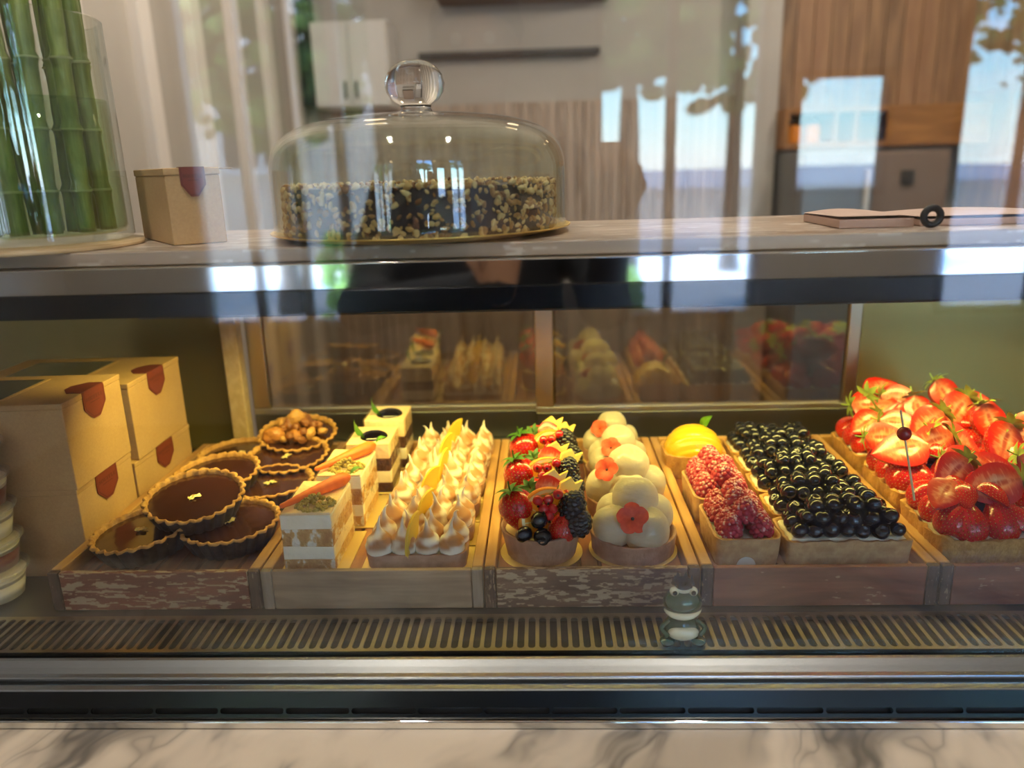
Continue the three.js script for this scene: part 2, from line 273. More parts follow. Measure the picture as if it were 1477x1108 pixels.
      c = mix3(c, [0.74, 0.10, 0.06], smooth(0.60, 0.94, t + (ray - 0.5) * 0.3)); c = mix3(c, [0.76, 0.13, 0.07], smooth(0.74, 0.95, u)); return c;
    }), roughness: 0.3, clearcoat: 0.5, clearcoatRoughness: 0.15
  }),
  nut: [0xb9793a, 0x8e5528, 0xcf9a55].map(c => phy({ color: c, roughness: 0.4, bumpMap: B.mid, bumpScale: 0.002, clearcoat: 0.3 })),
  chopped: [0xc9a468, 0xa97b42, 0xd8bd86, 0x7c4f28].map(c => std({ color: c, roughness: 0.6 })),
  chocolate: phy({ map: speck([0.13, 0.06, 0.05], [0.24, 0.12, 0.09], 8, 511), roughness: 0.35 }),
  meringue: std({ vertexColors: true, roughness: 0.55 }),
  bamboo: std({ map: woodTex([0.42, 0.50, 0.20], [0.72, 0.76, 0.46], 521, { streak: 12 }), roughness: 0.35 }),
  bambooNode: std({ color: 0xb9bf86, roughness: 0.5 }),
  water: phy({ color: 0xe6f2e0, transmission: 1, thickness: 0, roughness: 0, ior: 1.33 }),
  pinWood: std({ color: 0xd9c9a4, roughness: 0.5 }),
  bead: phy({ color: 0xa3121a, roughness: 0.2, clearcoat: 0.8 }),
  frogGreen: phy({ color: 0x274a34, roughness: 0.12, clearcoat: 1 }),
  frogCream: phy({ color: 0xd8d6b8, roughness: 0.2, clearcoat: 1 }),
  frogCrown: phy({ color: 0x14130f, roughness: 0.25, clearcoat: 1 }),
  berrySauce: std({ map: speck([0.36, 0.03, 0.06], [0.52, 0.07, 0.10], 5, 531), roughness: 0.4 }),
  ledGlow: std({ color: 0x222222, emissive: new THREE.Color(1, 0.81, 0.19), emissiveIntensity: 6 }),
  lampGlow: std({ color: 0x222222, emissive: new THREE.Color(1, 0.74, 0.42), emissiveIntensity: 7 }),
  foliage: [0x4d6b2c, 0x6d8c3c, 0x39541f].map(c => std({ color: c, roughness: 0.8 })),
  bark: std({ color: 0x54463a, roughness: 0.9 }),
  pavement: std({ map: speck([0.74, 0.73, 0.72], [0.84, 0.83, 0.82], 12, 541), roughness: 0.9 }),
  houseWall: std({ color: 0xd8cdbd, roughness: 0.9 }),
  jacket: std({ color: 0x14161b, roughness: 0.9 }), skin: std({ color: 0xb98a6c, roughness: 0.55 }), hair: std({ color: 0x1d1612, roughness: 0.7 })
};

// ---------- the room ----------
const FLOOR = -0.95, CEIL = 2.1, ZB = -3.75, ZF = 3.6;
struct('floor', grain(bx(-2.75, 3.55, FLOOR - 0.1, FLOOR, ZB - 0.15, ZF + 0.15), 'z', 1.6), M.floor);
struct('ceiling', bx(-2.75, 3.55, CEIL, CEIL + 0.12, ZB - 0.15, ZF + 0.15), M.ceiling);
const wallBack = struct('wall_back', grain(bx(-1.4, 3.55, FLOOR, CEIL, ZB - 0.14, ZB), 'x', 1.2), M.plaster);
const wallLeft = struct('wall_left', grain(bx(-1.4, -1.25, FLOOR, CEIL, ZB, -1.2), 'z', 1.2), M.plaster);
struct('wall_left_return', grain(bx(-2.6, -1.25, FLOOR, CEIL, -1.2, -1.06), 'x', 1.2), M.plaster);
struct('wall_left_front', grain(bx(-2.75, -2.6, FLOOR, CEIL, -1.2, ZF), 'z', 1.2), M.plaster);
struct('wall_right', grain(bx(3.4, 3.55, FLOOR, CEIL, ZB, ZF), 'z', 1.2), M.plaster);
{ // wooden battens standing on the side wall, tongue-and-groove boards on the back wall
  const g = bx(0, 0.035, FLOOR, CEIL, -0.04, 0.04);
  for (let k = 0; k < 7; k++) { const b = part('batten', g, M.batten, wallLeft); b.position.set(-1.25, 0, 0.654 - 2.18 - k * 0.395); }
  const bg = [0, 1, 2].map(k => grain(bx(0.003, 0.045, FLOOR, 0.737, 0, 0.022), 'y', 0.5, k * 0.37));
  for (let k = 0; k < 48; k++) { const b = part('plank', bg[k % 3], M.panel[(k * 7 + (k >> 2)) % 3], wallBack); b.position.set(-1.2 + k * 0.048, 0, ZB); }
  const wg = [0, 1, 2].map(k => grain(bx(0.003, 0.088, 0.62, CEIL, 0, 0.03), 'y', 0.6, k * 0.41));
  for (let k = 0; k < 24; k++) { const b = part('plank', wg[k % 3], M.slatWood[(k * 5 + (k >> 1)) % 3], wallBack); b.position.set(1.24 + k * 0.0905, 0, ZB); }
}
struct('trim_1', bx(-0.62, 0.32, 0.965, 0.99, ZB, ZB + 0.1), M.darkPaint);
struct('trim_2', bx(-0.5, 0.36, 1.22, CEIL, ZB, ZB + 0.35), M.taupe);
struct('pillar', grain(bx(1.04, 1.21, FLOOR, CEIL, ZB + 0.03, ZB + 0.2), 'y', 1.2), M.plaster);
single('post', bx(-1.235, -1.175, 0.75, CEIL, ZB, ZB + 0.12), M.darkPaint, 'dark square post against the back wall corner', 'post');
{ const c = thing('wall_cabinet', 'white wall cabinet hung in the corner of the back wall', 'cabinet');
  part('body', bx(-1.12, -0.74, 0.72, 1.12, ZB + 0.022, ZB + 0.3), M.whitePaint, c);
  for (const [a, b] of [[-1.115, -0.935], [-0.93, -0.745]]) { const d = part('door', rbx(a, b, 0.725, 1.115, ZB + 0.3, ZB + 0.318, 0.004), M.whitePaint, c); part('handle', bx(b > -0.9 ? a + .02 : b - .03, b > -0.9 ? a + .03 : b - .02, 0.76, 0.84, ZB + 0.318, ZB + 0.335), M.darkPaint, d); } }
{ // fridge, cupboard and shelf on the far side
  const f = thing('fridge', 'grey metal fridge below the wooden wall shelf', 'fridge', null, V3(1.23, FLOOR, ZB + 0.05));
  part('body', rbx(0, 0.34, 0.05, 1.39, 0, 0.5, 0.01), M.greyMetal, f); part('door', rbx(0.004, 0.336, 0.06, 1.385, 0.503, 0.54, 0.01), M.greyMetal, f); part('handle', rbx(0.29, 0.31, 0.8, 1.3, 0.54, 0.57, 0.006), M.whitePaint, f); part('plinth', bx(0.02, 0.32, 0, 0.05, 0.03, 0.48), M.darkPaint, f);
  const t = thing('tall_cupboard', 'taupe cupboard standing beside the grey fridge', 'cupboard', null, V3(1.58, FLOOR, ZB + 0.05));
  part('body', rbx(0, 0.36, 0, 1.38, 0, 0.46, 0.008), M.taupe, t); const d = part('door', rbx(0.004, 0.356, 0.06, 1.375, 0.462, 0.485, 0.006), M.taupe, t); part('handle', rbx(0.13, 0.19, 1.22, 1.29, 0.485, 0.5, 0.005), M.darkPaint, d);
  const s = thing('wall_shelf', 'open wooden box shelf mounted above the fridge and cupboard', 'shelf', null, V3(1.215, 0.455, ZB + 0.03));
  const sg = (x0, x1, y0, y1) => grain(bx(x0, x1, y0, y1, 0, 0.3), 'x', 0.5);
  part('bottom_board', sg(0, 1.0, 0, 0.025), M.shelfWood, s); part('top_board', sg(0, 1.0, 0.165, 0.19), M.shelfWood, s); part('back_board', grain(bx(0, 1, 0.025, 0.165, 0, 0.015), 'x', 0.5), M.shelfWood, s);
  for (const x of [0, 0.24, 0.34, 0.98]) part('divider', grain(bx(x, x + 0.02, 0.025, 0.165, 0.015, 0.3), 'y', 0.5), M.shelfWood, s);
  part('front_board', grain(bx(0.5, 0.98, 0.025, 0.165, 0.28, 0.298), 'x', 0.5), M.shelfWood, s);
  const jarGeo = lathe([[0, 0], [0.035, 0], [0.038, 0.01], [0.038, 0.08], [0.03, 0.09], [0, 0.09]], 24), lidGeo = lathe([[0, 0.09], [0.033, 0.09], [0.033, 0.108], [0, 0.108]], 24);
  for (let k = 0; k < 2; k++) { const j = thing('preserve_jar', 'orange preserve jar in the wooden wall shelf', 'jar', 'orange jars in the wall shelf', V3(1.29 + k * 0.09, 0.48, ZB + 0.24)); part('body', jarGeo, M.orangeRind, j); part('lid', lidGeo, M.darkPaint, j); }
  const w = thing('niche_cabinet', 'tall wooden cabinet with an open dark niche', 'cabinet', null, V3(2.24, FLOOR, ZB + 0.04));
  const wgn = (a, b, c, e, z0, z1) => grain(bx(a, b, c, e, z0, z1), 'y', 0.6);
  part('body', wgn(0, 0.62, 0, 1.34, 0, 0.4), M.shelfWood, w); part('side_board', wgn(0, 0.16, 1.34, 1.62, 0, 0.4), M.shelfWood, w); part('side_board', wgn(0.56, 0.62, 1.34, 1.62, 0, 0.4), M.shelfWood, w); part('top_board', wgn(0, 0.62, 1.62, 1.66, 0, 0.42), M.shelfWood, w); part('back_board', wgn(0.16, 0.56, 1.34, 1.62, 0, 0.02), M.darkPaint, w);
  const st = thing('step_stool', 'wooden stool with a black cushion before the cupboard', 'stool', null, V3(1.98, FLOOR, ZB + 0.62));
  part('seat', rbx(0, 0.26, 1.0, 1.03, 0, 0.26, 0.008), M.shelfWood, st); part('cushion', rbx(0.01, 0.25, 1.03, 1.08, 0.01, 0.25, 0.02, 3), M.blackMatt, st);
  for (const x of [0.02, 0.21]) for (const z of [0.02, 0.21]) part('leg', bx(x, x + 0.03, 0, 1.0, z, z + 0.03), M.shelfWood, st); }

// shop front behind the photographer: wall with four glazed openings
const OPEN = [[-1.82, -0.80, -0.4, 1.5], [0.28, 1.12, -0.4, 1.95], [1.26, 1.74, 0.22, 0.82], [2.05, 3.1, -0.4, 1.95]];
{ const pieces = []; let x = -2.75;
  for (const [a, b, c, d] of OPEN) { pieces.push(bx(x, a, FLOOR, CEIL, ZF, ZF + 0.14), bx(a, b, FLOOR, c, ZF, ZF + 0.14), bx(a, b, d, CEIL, ZF, ZF + 0.14)); x = b; }
  pieces.push(bx(x, 3.55, FLOOR, CEIL, ZF, ZF + 0.14));
  struct('wall_front', join(pieces.map(p => grain(p, 'x', 1.2))), M.plaster);
  OPEN.forEach(([a, b, c, d], k) => {
    const w = new THREE.Group(); w.name = 'window_' + (k + 1); w.userData = { kind: 'structure' }; scene.add(w);
    const m = k ? M.taupe : M.whitePaint, f = 0.035;
    part('frame', join([bx(a, a + f, c, d, ZF - 0.02, ZF + 0.05), bx(b - f, b, c, d, ZF - 0.02, ZF + 0.05), bx(a + f, b - f, c, c + f, ZF - 0.02, ZF + 0.05), bx(a + f, b - f, d - f, d, ZF - 0.02, ZF + 0.05)]), m, w);
    const muls = k === 0 ? [a + 0.30, a + 0.56, a + 0.80] : k === 1 ? [0.66] : k === 3 ? [2.55] : [];
    for (const x of muls) part('mullion', bx(x - 0.025, x + 0.025, c + f, d - f, ZF - 0.015, ZF + 0.045), m, w);
    const xs = [a + f, ...muls.flatMap(x => [x - 0.025, x + 0.025]), b - f];
    for (let i = 0; i < xs.length; i += 2) part('pane', bx(xs[i], xs[i + 1], c + f, d - f, ZF + 0.01, ZF + 0.016), M.glass, w);
  }); }

// ---------- the street outside ----------
struct('pavement', bx(-60, 60, -1.15, -1.0, ZF + 0.14, 160), M.pavement);
{ const h = thing('low_wall', 'long pale garden wall across the street', 'wall', null, V3(0, -1.0, 20)); part('wall_body', bx(-30, 30, 0, 0.7, 0, 0.4), M.houseWall, h); part('coping', bx(-30, 30, 0.7, 0.8, -0.06, 0.46), M.pavement, h);
  const tree = (x, z, H, R, n, label) => { const t = thing('street_tree', label, 'tree', null, V3(x, -1.0, z)); part('trunk', lathe([[0.0, 0], [0.16, 0], [0.11, 0.4], [0.09, H * 0.6], [0.04, H]], 10), M.bark, t);
    for (let q = 0; q < 3; q++) { const l = []; for (let k = 0; k < n / 3; k++) { const a = rr(0, 6.28), b = rr(-1, 1), r = R * Math.cbrt(rr(0.15, 1)), s = rr(0.06, 0.17), e = new THREE.IcosahedronGeometry(s, 0); e.scale(1, 0.55, 1); e.rotateX(rr(-1, 1)); l.push(e.translate(r * Math.sqrt(1 - b * b) * Math.cos(a), H + r * 0.8 * b, r * Math.sqrt(1 - b * b) * Math.sin(a))); } part('crown', join(l), M.foliage[q], t); } };
  tree(0.78, 6.6, 2.75, 1.0, 300, 'slim street tree with a loose crown by the pavement edge'); tree(2.45, 9.8, 3.0, 1.3, 330, 'broad street tree farther along the pavement'); tree(6.0, 8.2, 3.4, 1.6, 500, 'street tree beside the wide window bay'); tree(-2.6, 7.4, 2.6, 1.2, 420, 'street tree in front of the white framed window'); tree(-6.5, 8, 3.2, 1.4, 300, 'tall street tree near the garden wall'); tree(9, 15, 4.5, 2.4, 300, 'spreading street tree against the garden wall');
  const nh = thing('neighbour_house', 'pale rendered house standing across the side street', 'house', null, V3(-8, -1.0, 11)); part('facade', bx(-7, 6.9, 0, 5, 0, 5), M.houseWall, nh); part('roof', bx(-7.3, 7.2, 5, 5.4, -0.3, 5.3), M.taupe, nh);
  for (const wx of [-5, -2, 1, 4]) { const w = part('window', bx(wx - 0.6, wx + 0.6, 1.4, 3.2, -0.06, 0), M.whitePaint, nh); for (const s of [-1, 1]) part('pane', bx(wx + s * 0.29 - 0.24, wx + s * 0.29 + 0.24, 1.5, 3.1, -0.07, -0.06), M.blackGloss, w); }
  const bush = (x, z, s, label) => { const l = []; for (let k = 0; k < 120; k++) { const e = new THREE.IcosahedronGeometry(rr(0.05, 0.11) * s, 0); const a = rr(0, 6.28), r = 0.4 * s * Math.sqrt(rnd()); l.push(e.translate(r * Math.cos(a), rr(0.05, 0.75) * s, r * Math.sin(a))); } const b = single('bush', join(l), M.foliage[1], label, 'bush'); b.position.set(x, -1.0, z); };
  bush(0.42, 5.0, 0.85, 'low green bush outside the mullioned shop window'); bush(2.9, 6.2, 1.0, 'green bush outside the wide window bay'); bush(-1.5, 6.4, 1.1, 'green bush outside the white framed window'); }

// pendant lamps
const lampAt = (x, y, z, i, label) => { const l = thing('pendant_lamp', label, 'lamp', 'warm pendant lamps of the shop', V3(x, y, z));
  part('bulb', ball(0.06, 20, 14), M.lampGlow, l); part('cap', lathe([[0, 0.1], [0.03, 0.1], [0.035, 0.055], [0.02, 0.055]], 16), M.brassy, l); part('cord', new THREE.CylinderGeometry(0.003, 0.003, CEIL - y - 0.1, 6).translate(0, (CEIL - y - 0.1) / 2 + 0.1, 0), M.blackMatt, l);
  const p = new THREE.PointLight(new THREE.Color(1, 0.89, 0.74), i); p.castShadow = true; p.shadow.radius = 3; p.position.set(0, 0, 0); l.add(p); };
lampAt(-0.55, 1.45, -1.5, 1.45, 'warm glowing globe pendant behind the display case'); lampAt(0.35, 1.45, -1.5, 1.45, 'warm glowing globe pendant behind the display case'); lampAt(1.6, 1.5, -2.3, 1.9, 'warm glowing globe pendant in front of the wooden shelf');
lampAt(-0.75, 1.55, 2.9, 0.7, 'warm glowing globe pendant over the customer side'); lampAt(0.95, 1.55, 2.9, 0.7, 'warm glowing globe pendant over the customer side');

const spotAt = (x, z, i, label) => { const l = thing('ceiling_spot', label, 'lamp', 'ceiling downlights over the counter', V3(x, CEIL, z));
  part('can', lathe([[0.045, -0.09], [0.05, -0.09], [0.05, 0], [0, 0]], 24), M.darkPaint, l); part('lens', lathe([[0, -0.075], [0.044, -0.075]], 24), M.lampGlow, l);
  const s = new THREE.SpotLight(new THREE.Color(1, 0.92, 0.78), i, 0, 0.95, 0.6); s.position.set(0, -0.08, 0); s.target.position.set(0, -2, 0); s.castShadow = true; s.shadow.radius = 2; l.add(s, s.target); };
spotAt(-0.45, 0.42, 5, 'ceiling downlight above the counter near the vase'); spotAt(0.45, 0.42, 5, 'ceiling downlight above the counter near the flat cartons');

// ---------- counter and display case ----------
const XL = -0.86, XR = 0.86;
{ const c = thing('marble_counter', 'grey veined marble counter under the glass display case', 'counter');
  part('worktop', grain(rbx(-1.1, 1.1, -0.068, -0.038, -0.6, 0.32, 0.004), 'x', 0.62, 0.13), M.marble, c);
  part('body', bx(-1.05, 1.05, FLOOR, -0.068, -0.55, 0.27), M.taupe, c); }
const kase = thing('pastry_display_case', 'glass fronted pastry display case with black top band and steel base', 'display case');
part('base', bx(XL, XR, -0.038, -0.012, -0.5, 0.0938), M.steelDark, kase);
part('trough', bx(XL, XR, -0.0119, -0.0085, 0.0085, 0.0688), M.blackMatt, kase);
part('deck', grain(bx(XL, XR, -0.012, 0, -0.47, 0.0085), 'x', 0.3), M.steelDark, kase);
{ // punched air grille
  const z0 = 0.0085, z1 = 0.0685, s = new THREE.Shape([[XL, z0], [XR, z0], [XR, z1], [XL, z1]].map(p => new THREE.Vector2(...p)));
  const hw = 0.0032, a = 0.0135, b = 0.0625;
  for (let x = XL + 0.012; x < XR - 0.01; x += 0.0098) { const h = new THREE.Path(); h.moveTo(x - hw, a + hw); h.lineTo(x - hw, b - hw); h.absarc(x, b - hw, hw, Math.PI, 0, true); h.lineTo(x + hw, a + hw); h.absarc(x, a + hw, hw, 0, -Math.PI, true); s.holes.push(h); }
  part('grille', new THREE.ExtrudeGeometry(s, { depth: 0.0016, bevelEnabled: false, curveSegments: 4 }).rotateX(Math.PI / 2).translate(0, 0.0, 0), M.brassy, kase, 'slotted metal air grille');
  const sweep = pts => new THREE.ExtrudeGeometry(new THREE.Shape(pts.map(p => new THREE.Vector2(...p))), { depth: XR - XL, bevelEnabled: false }).rotateY(-Math.PI / 2).translate(XR, 0, 0);   // profile of [z, y] run along the case
  part('glass_channel', join([bx(XL, XR, -0.012, 0.0008, 0.0675, 0.0688), bx(XL, XR, -0.012, -0.0032, 0.0688, 0.0752), bx(XL, XR, -0.012, 0.0012, 0.0752, 0.0762)]), M.blackGloss, kase);
  part('rim_plate', sweep([[0.0763, -0.012], [0.0763, 0.0010], [0.0790, 0.0004], [0.0850, -0.0024], [0.0905, -0.0048], [0.0945, -0.0056], [0.0950, -0.0064], [0.0940, -0.012]]), M.rimSteel, kase, 'brushed steel rim sloping to the customer');
  part('gasket', bx(XL, XR, -0.0135, -0.0112, 0.0900, 0.0968), M.blackMatt, kase);
  part('lip', sweep([[0.0968, -0.016], [0.0968, -0.0108], [0.0985, -0.0104], [0.1035, -0.0110], [0.1046, -0.0120], [0.1040, -0.016]]), M.rimSteel, kase);
  const LV = 0.0206, v = new THREE.Shape([[XL, -LV], [XR, -LV], [XR, 0], [XL, 0]].map(p => new THREE.Vector2(...p)));
  for (let x = XL + 0.03; x < XR - 0.05; x += 0.0556) { const h = new THREE.Path(), L = 0.049, r = 0.0024, y = -0.0152; h.moveTo(x, y - r); h.absarc(x, y, r, -Math.PI / 2, Math.PI / 2, true); h.lineTo(x + L, y + r); h.absarc(x + L, y, r, Math.PI / 2, -Math.PI / 2, true); h.lineTo(x, y - r); v.holes.push(h); }
  part('vent_panel', new THREE.ExtrudeGeometry(v, { depth: 0.0016, bevelEnabled: false, curveSegments: 6 }).translate(0, 0, -0.0016).rotateX(-0.485).translate(0, -0.0121, 0.1050), M.blackGloss, kase, 'black vent strip with long slots');
  part('vent_back', sweep([[0.094, -0.037], [0.094, -0.0165], [0.1000, -0.0165], [0.1090, -0.034], [0.1090, -0.037]]), M.blackMatt, kase);
  part('foot_strip', rbx(XL, XR, -0.0377, -0.0302, 0.1095, 0.1195, 0.0015), M.mirrorSteel, kase); }
part('front_glass', bx(XL, XR, -0.003, 0.62, 0.0692, 0.0748), M.glass, kase, 'clear upright front pane');
// top of the case
part('top_panel', rbx(XL, XR, 0.308, 0.3383, -0.21, 0.0590, 0.002), M.brassy, kase);
part('rear_roof', join([bx(XL, XR, 0.272, 0.282, -0.47, -0.21), bx(XL, XR, 0.282, 0.308, -0.22, -0.21)]), M.steelDark, kase);
part('fascia', rbx(XL, XR, 0.3197, 0.3398, 0.0592, 0.0640, 0.0008), M.mirrorSteel, kase, 'polished mirror strip');
part('black_band', rbx(XL, XR, 0.3009, 0.3195, 0.0592, 0.0655, 0.001), M.blackGloss, kase);
part('light_housing', bx(-0.43, 0.66, 0.300, 0.308, -0.190, -0.148), M.whitePaint, kase);
part('light_shield', bx(-0.43, 0.66, 0.262, 0.308, -0.1475, -0.1435), M.darkPaint, kase);
part('led_strip', bx(-0.41, 0.64, 0.2975, 0.300, -0.180, -0.150), M.ledGlow, kase);
{ const l = new THREE.RectAreaLight(new THREE.Color(1, 0.81, 0.20), 49, 1.05, 0.03); l.position.set(0.115, 0.2965, -0.165); l.lookAt(0.115, -1, -0.165); l.castShadow = true; kase.add(l); }
// back of the case: fixed panels and two sliding glass doors
part('rear_panel', rbx(XL, -0.462, 0.0, 0.272, -0.465, -0.455, 0.002), M.bronzePanel, kase); part('rear_panel', rbx(0.452, XR, 0.0, 0.272, -0.465, -0.455, 0.002), M.bronzePanel, kase);
part('end_panel', bx(XL - 0.006, XL, -0.012, 0.272, -0.47, 0.068), M.glass, kase); part('end_panel', bx(XR, XR + 0.006, -0.012, 0.272, -0.47, 0.068), M.glass, kase);
part('door_track', rbx(-0.462, 0.452, 0, 0.016, -0.468, -0.425, 0.002), M.steelDark, kase);
part('door_post', rbx(-0.464, -0.440, 0.0, 0.272, -0.44, -0.42, 0.002), M.lightBoard, kase);
for (const [a, b, z] of [[-0.438, 0.018, -0.452], [-0.012, 0.448, -0.437]]) {
  const d = part('sliding_door', rbx(a, b, 0.016, 0.058, z - 0.006, z + 0.006, 0.002), M.steelDark, kase);
  part('rail', rbx(a, b, 0.058, 0.066, z - 0.0065, z + 0.0065, 0.001), M.steel, d);
  part('stile', rbx(a, a + 0.026, 0.066, 0.270, z - 0.006, z + 0.006, 0.002), M.brassy, d); part('stile', rbx(b - 0.018, b, 0.066, 0.270, z - 0.006, z + 0.006, 0.002), M.brassy, d);
  part('pane', bx(a + 0.026, b - 0.018, 0.066, 0.270, z - 0.002, z + 0.002), M.doorGlass, d);
}

// ---------- wooden trays ----------
const TRAYS = [[-0.4835, -0.2765], [-0.2745, -0.0612], [-0.0597, 0.1425], [0.1445, 0.3620], [0.3640, 0.6080]], TZ = -0.362, TT = 0.0425, SL = 0.030;
const trayInfo = [['worn dark red wooden tray holding the chocolate tarts', 'frontWornRed', 'endDark'], ['pale bare wooden tray holding the cake slices and meringue tarts', 'frontPale', 'endPale'], ['scratched brown wooden tray holding the fruit and lychee tarts', 'frontWornBrown', 'endDark'], ['smooth reddish wooden tray holding the raspberry and blueberry tarts', 'frontRed', 'endDark'], ['reddish wooden tray holding the strawberry tarts', 'frontRed', 'endDark']];
TRAYS.forEach(([a, b], k) => {
  const [label, fm, em] = trayInfo[k], t = thing('wooden_tray', label, 'tray', 'wooden pastry trays', V3(a, 0, 0)), w = b - a, th = 0.0105, fh = 0.0062, o = k * 0.31;
  part('front_board', grain(rbx(th + 0.0006, w - th - 0.0006, 0.001, TT - 0.0008, -fh, 0, 0.0012), 'x', 0.22, o), M[fm], t);
  for (const x of [0, w - th]) {
    part('corner_block', grain(rbx(x, x + th, 0.001, TT - 0.0004, -fh, 0.0004, 0.0012), 'y', 0.12, o + x), M[em], t);
    part('side_board', grain(rbx(x, x + th, 0.001, TT, TZ, -fh - 0.0004, 0.0014), 'z', 0.25, o + x), M.trayWood[k % 3], t);
  }
  part('back_board', grain(rbx(th + 0.0006, w - th - 0.0006, 0.001, TT, TZ, TZ + th, 0.0014), 'x', 0.25, o), M.trayWood[(k + 1) % 3], t);
  part('floor_board', grain(bx(th, w - th, 0.014, SL - 0.006, TZ + th, -fh), 'z', 0.25, o), M.trayWood[k % 3], t);
  const n = 9, pitch = (w - 2 * th) / n, sg = [0, 1, 2].map(q => grain(rbx(0.0016, pitch - 0.0016, SL - 0.006, SL, TZ + th + 0.001, -fh - 0.001, 0.001), 'z', 0.2, q * 0.33 + o));
  for (let i = 0; i < n; i++) { const s = part('slat', sg[(i * 2 + k) % 3], M.slat[k === 0 ? (i % 3 === 1 ? 1 : 0) : (i * 2 + k + (i >> 1)) % 3], t); s.position.x = th + i * pitch; }
});

// ---------- chocolate tarts ----------
const TR = 0.0505, TH = 0.023;
const chocShell = fluted([[0.0001, 0.0], [TR * 0.80, 0.0, 0.06], [TR * 0.82, 0.0015, 0.07], [TR * 0.91, TH * 0.5, 0.075], [TR, TH, 0.08]], 24, 192);
const chocRim = fluted([[TR, TH - 0.0008, 0.08], [TR * 1.012, TH + 0.0006, 0.082], [TR * 0.995, TH + 0.0022, 0.075], [TR * 0.955, TH + 0.002, 0.06], [TR * 0.925, TH - 0.001, 0.03], [TR * 0.90, TH - 0.008, 0.02]], 24, 192);
lumpy(chocRim, 0.0007, 400, 3);
const chocFill = weld(grid((u, v) => { const a = u * Math.PI * 2, r = v * TR * 0.925; return [r * Math.sin(a), TH - 0.0022 - 0.0008 * v + 0.0003 * n3(r * Math.sin(a) * 120, 1, r * Math.cos(a) * 120), r * Math.cos(a), 0.5 + v * Math.sin(a) * .5, 0.5 + v * Math.cos(a) * .5]; }, 60, 8));
const flake = sd => { const g = new THREE.PlaneGeometry(0.013, 0.007, 6, 4).rotateX(-Math.PI / 2), p = g.attributes.position; for (let i = 0; i < p.count; i++) p.setXYZ(i, p.getX(i) * (0.7 + 0.6 * n3(i, sd, 2)), p.getY(i) + 0.0035 * n3(p.getX(i) * 500, sd * 3, p.getZ(i) * 500), p.getZ(i) * (0.6 + 0.8 * n3(i * 1.7, sd, 5))); g.computeVertexNormals(); return g; };
function chocTart(label, x, y, z, rx, ry, rz, filled = true) {
  const t = thing(filled ? 'chocolate_tart' : 'nut_tart', label, 'tart', filled ? 'chocolate tarts' : null); place(t, x, y, z, rx, ry, rz);
  part('shell', chocShell, M.cocoaShell, t); part('rim', chocRim, M.crustGold, t, 'golden fluted pastry rim');
  part('filling', chocFill, M.ganache, t, 'smooth dark chocolate filling');
  if (filled) { const f = part('gold_leaf', flake(Math.round(x * 997)), M.goldLeaf, t); f.position.set(rr(-.004, .004), TH - 0.0018, rr(-.004, .004)); f.rotation.y = rr(0, 3); }
  return t;
}
const y0 = SL + 0.0003;
chocTart('chocolate tart lying behind the front board and beside the kraft boxes', -0.4165, y0 + 0.004, -0.066, 0.02, 0.3, 0.10);
chocTart('chocolate tart lying on slats against the pale cake tray', -0.3335, y0 + 0.003, -0.082, 0.04, 1.1, 0.0);
chocTart('chocolate tart resting on top of the two front chocolate tarts', -0.3745, y0 + 0.0275, -0.098, 0.10, 2.0, 0.09);
chocTart('chocolate tart propped up in the second row beside the boxes', -0.3885, y0 + 0.016, -0.186, 0.09, 0.7, 0.06);
chocTart('chocolate tart lying flat in the second row beside the carrot cake', -0.3275, y0 + 0.003, -0.188, 0.0, 1.7, 0.0);
chocTart('chocolate tart at the far end against the boxes', -0.4045, y0 + 0.001, -0.293, 0.02, 0.5, 0.02);
chocTart('chocolate tart just in front of the nut tart', -0.3275, y0 + 0.010, -0.262, 0.12, 2.3, 0.0);
{ const t = chocTart('nut tart heaped with caramelised walnuts and hazelnuts', -0.331, y0 + 0.020, -0.318, 0.16, 0, -0.04, false);
  const ng = [0, 1, 2].map(k => lumpy(ball(0.0085, 18, 12), 0.0016, 260, k * 7 + 3)), hz = ball(0.006, 16, 12);
  const spots = [[-.026, .005, .018, 0, 1.9], [-.012, .006, -.006, 1, 1.6], [.004, .006, .020, 0, 1.2], [.020, .005, .010, 2, 1.1], [.012, .012, -.004, 1, 1.0], [-.004, .015, -.012, 2, 1.9], [.024, .005, -.012, 0, 1.1], [.004, .006, -.026, 1, 1.2], [-.024, .005, -.016, 2, 1.2], [.014, .006, .030, 1, .8], [-.010, .006, .030, 2, .8], [.034, .004, .002, 2, .8]];
  for (const [x, y, z, k, s] of spots) { const n = part('walnut', ng[k], M.nut[k], t); place(n, x, TH + y, z, rr(0, 3), rr(0, 3), rr(0, 3)); n.scale.set(s, s * 0.62, s * 0.75); }
  for (const [x, z] of [[.000, .004], [.012, .014], [-.016, .008], [.022, -.002], [.006, -.016], [-.002, .028]]) place(part('hazelnut', hz, M.nut[1], t), x, TH + 0.009 + rr(0, .003), z); }

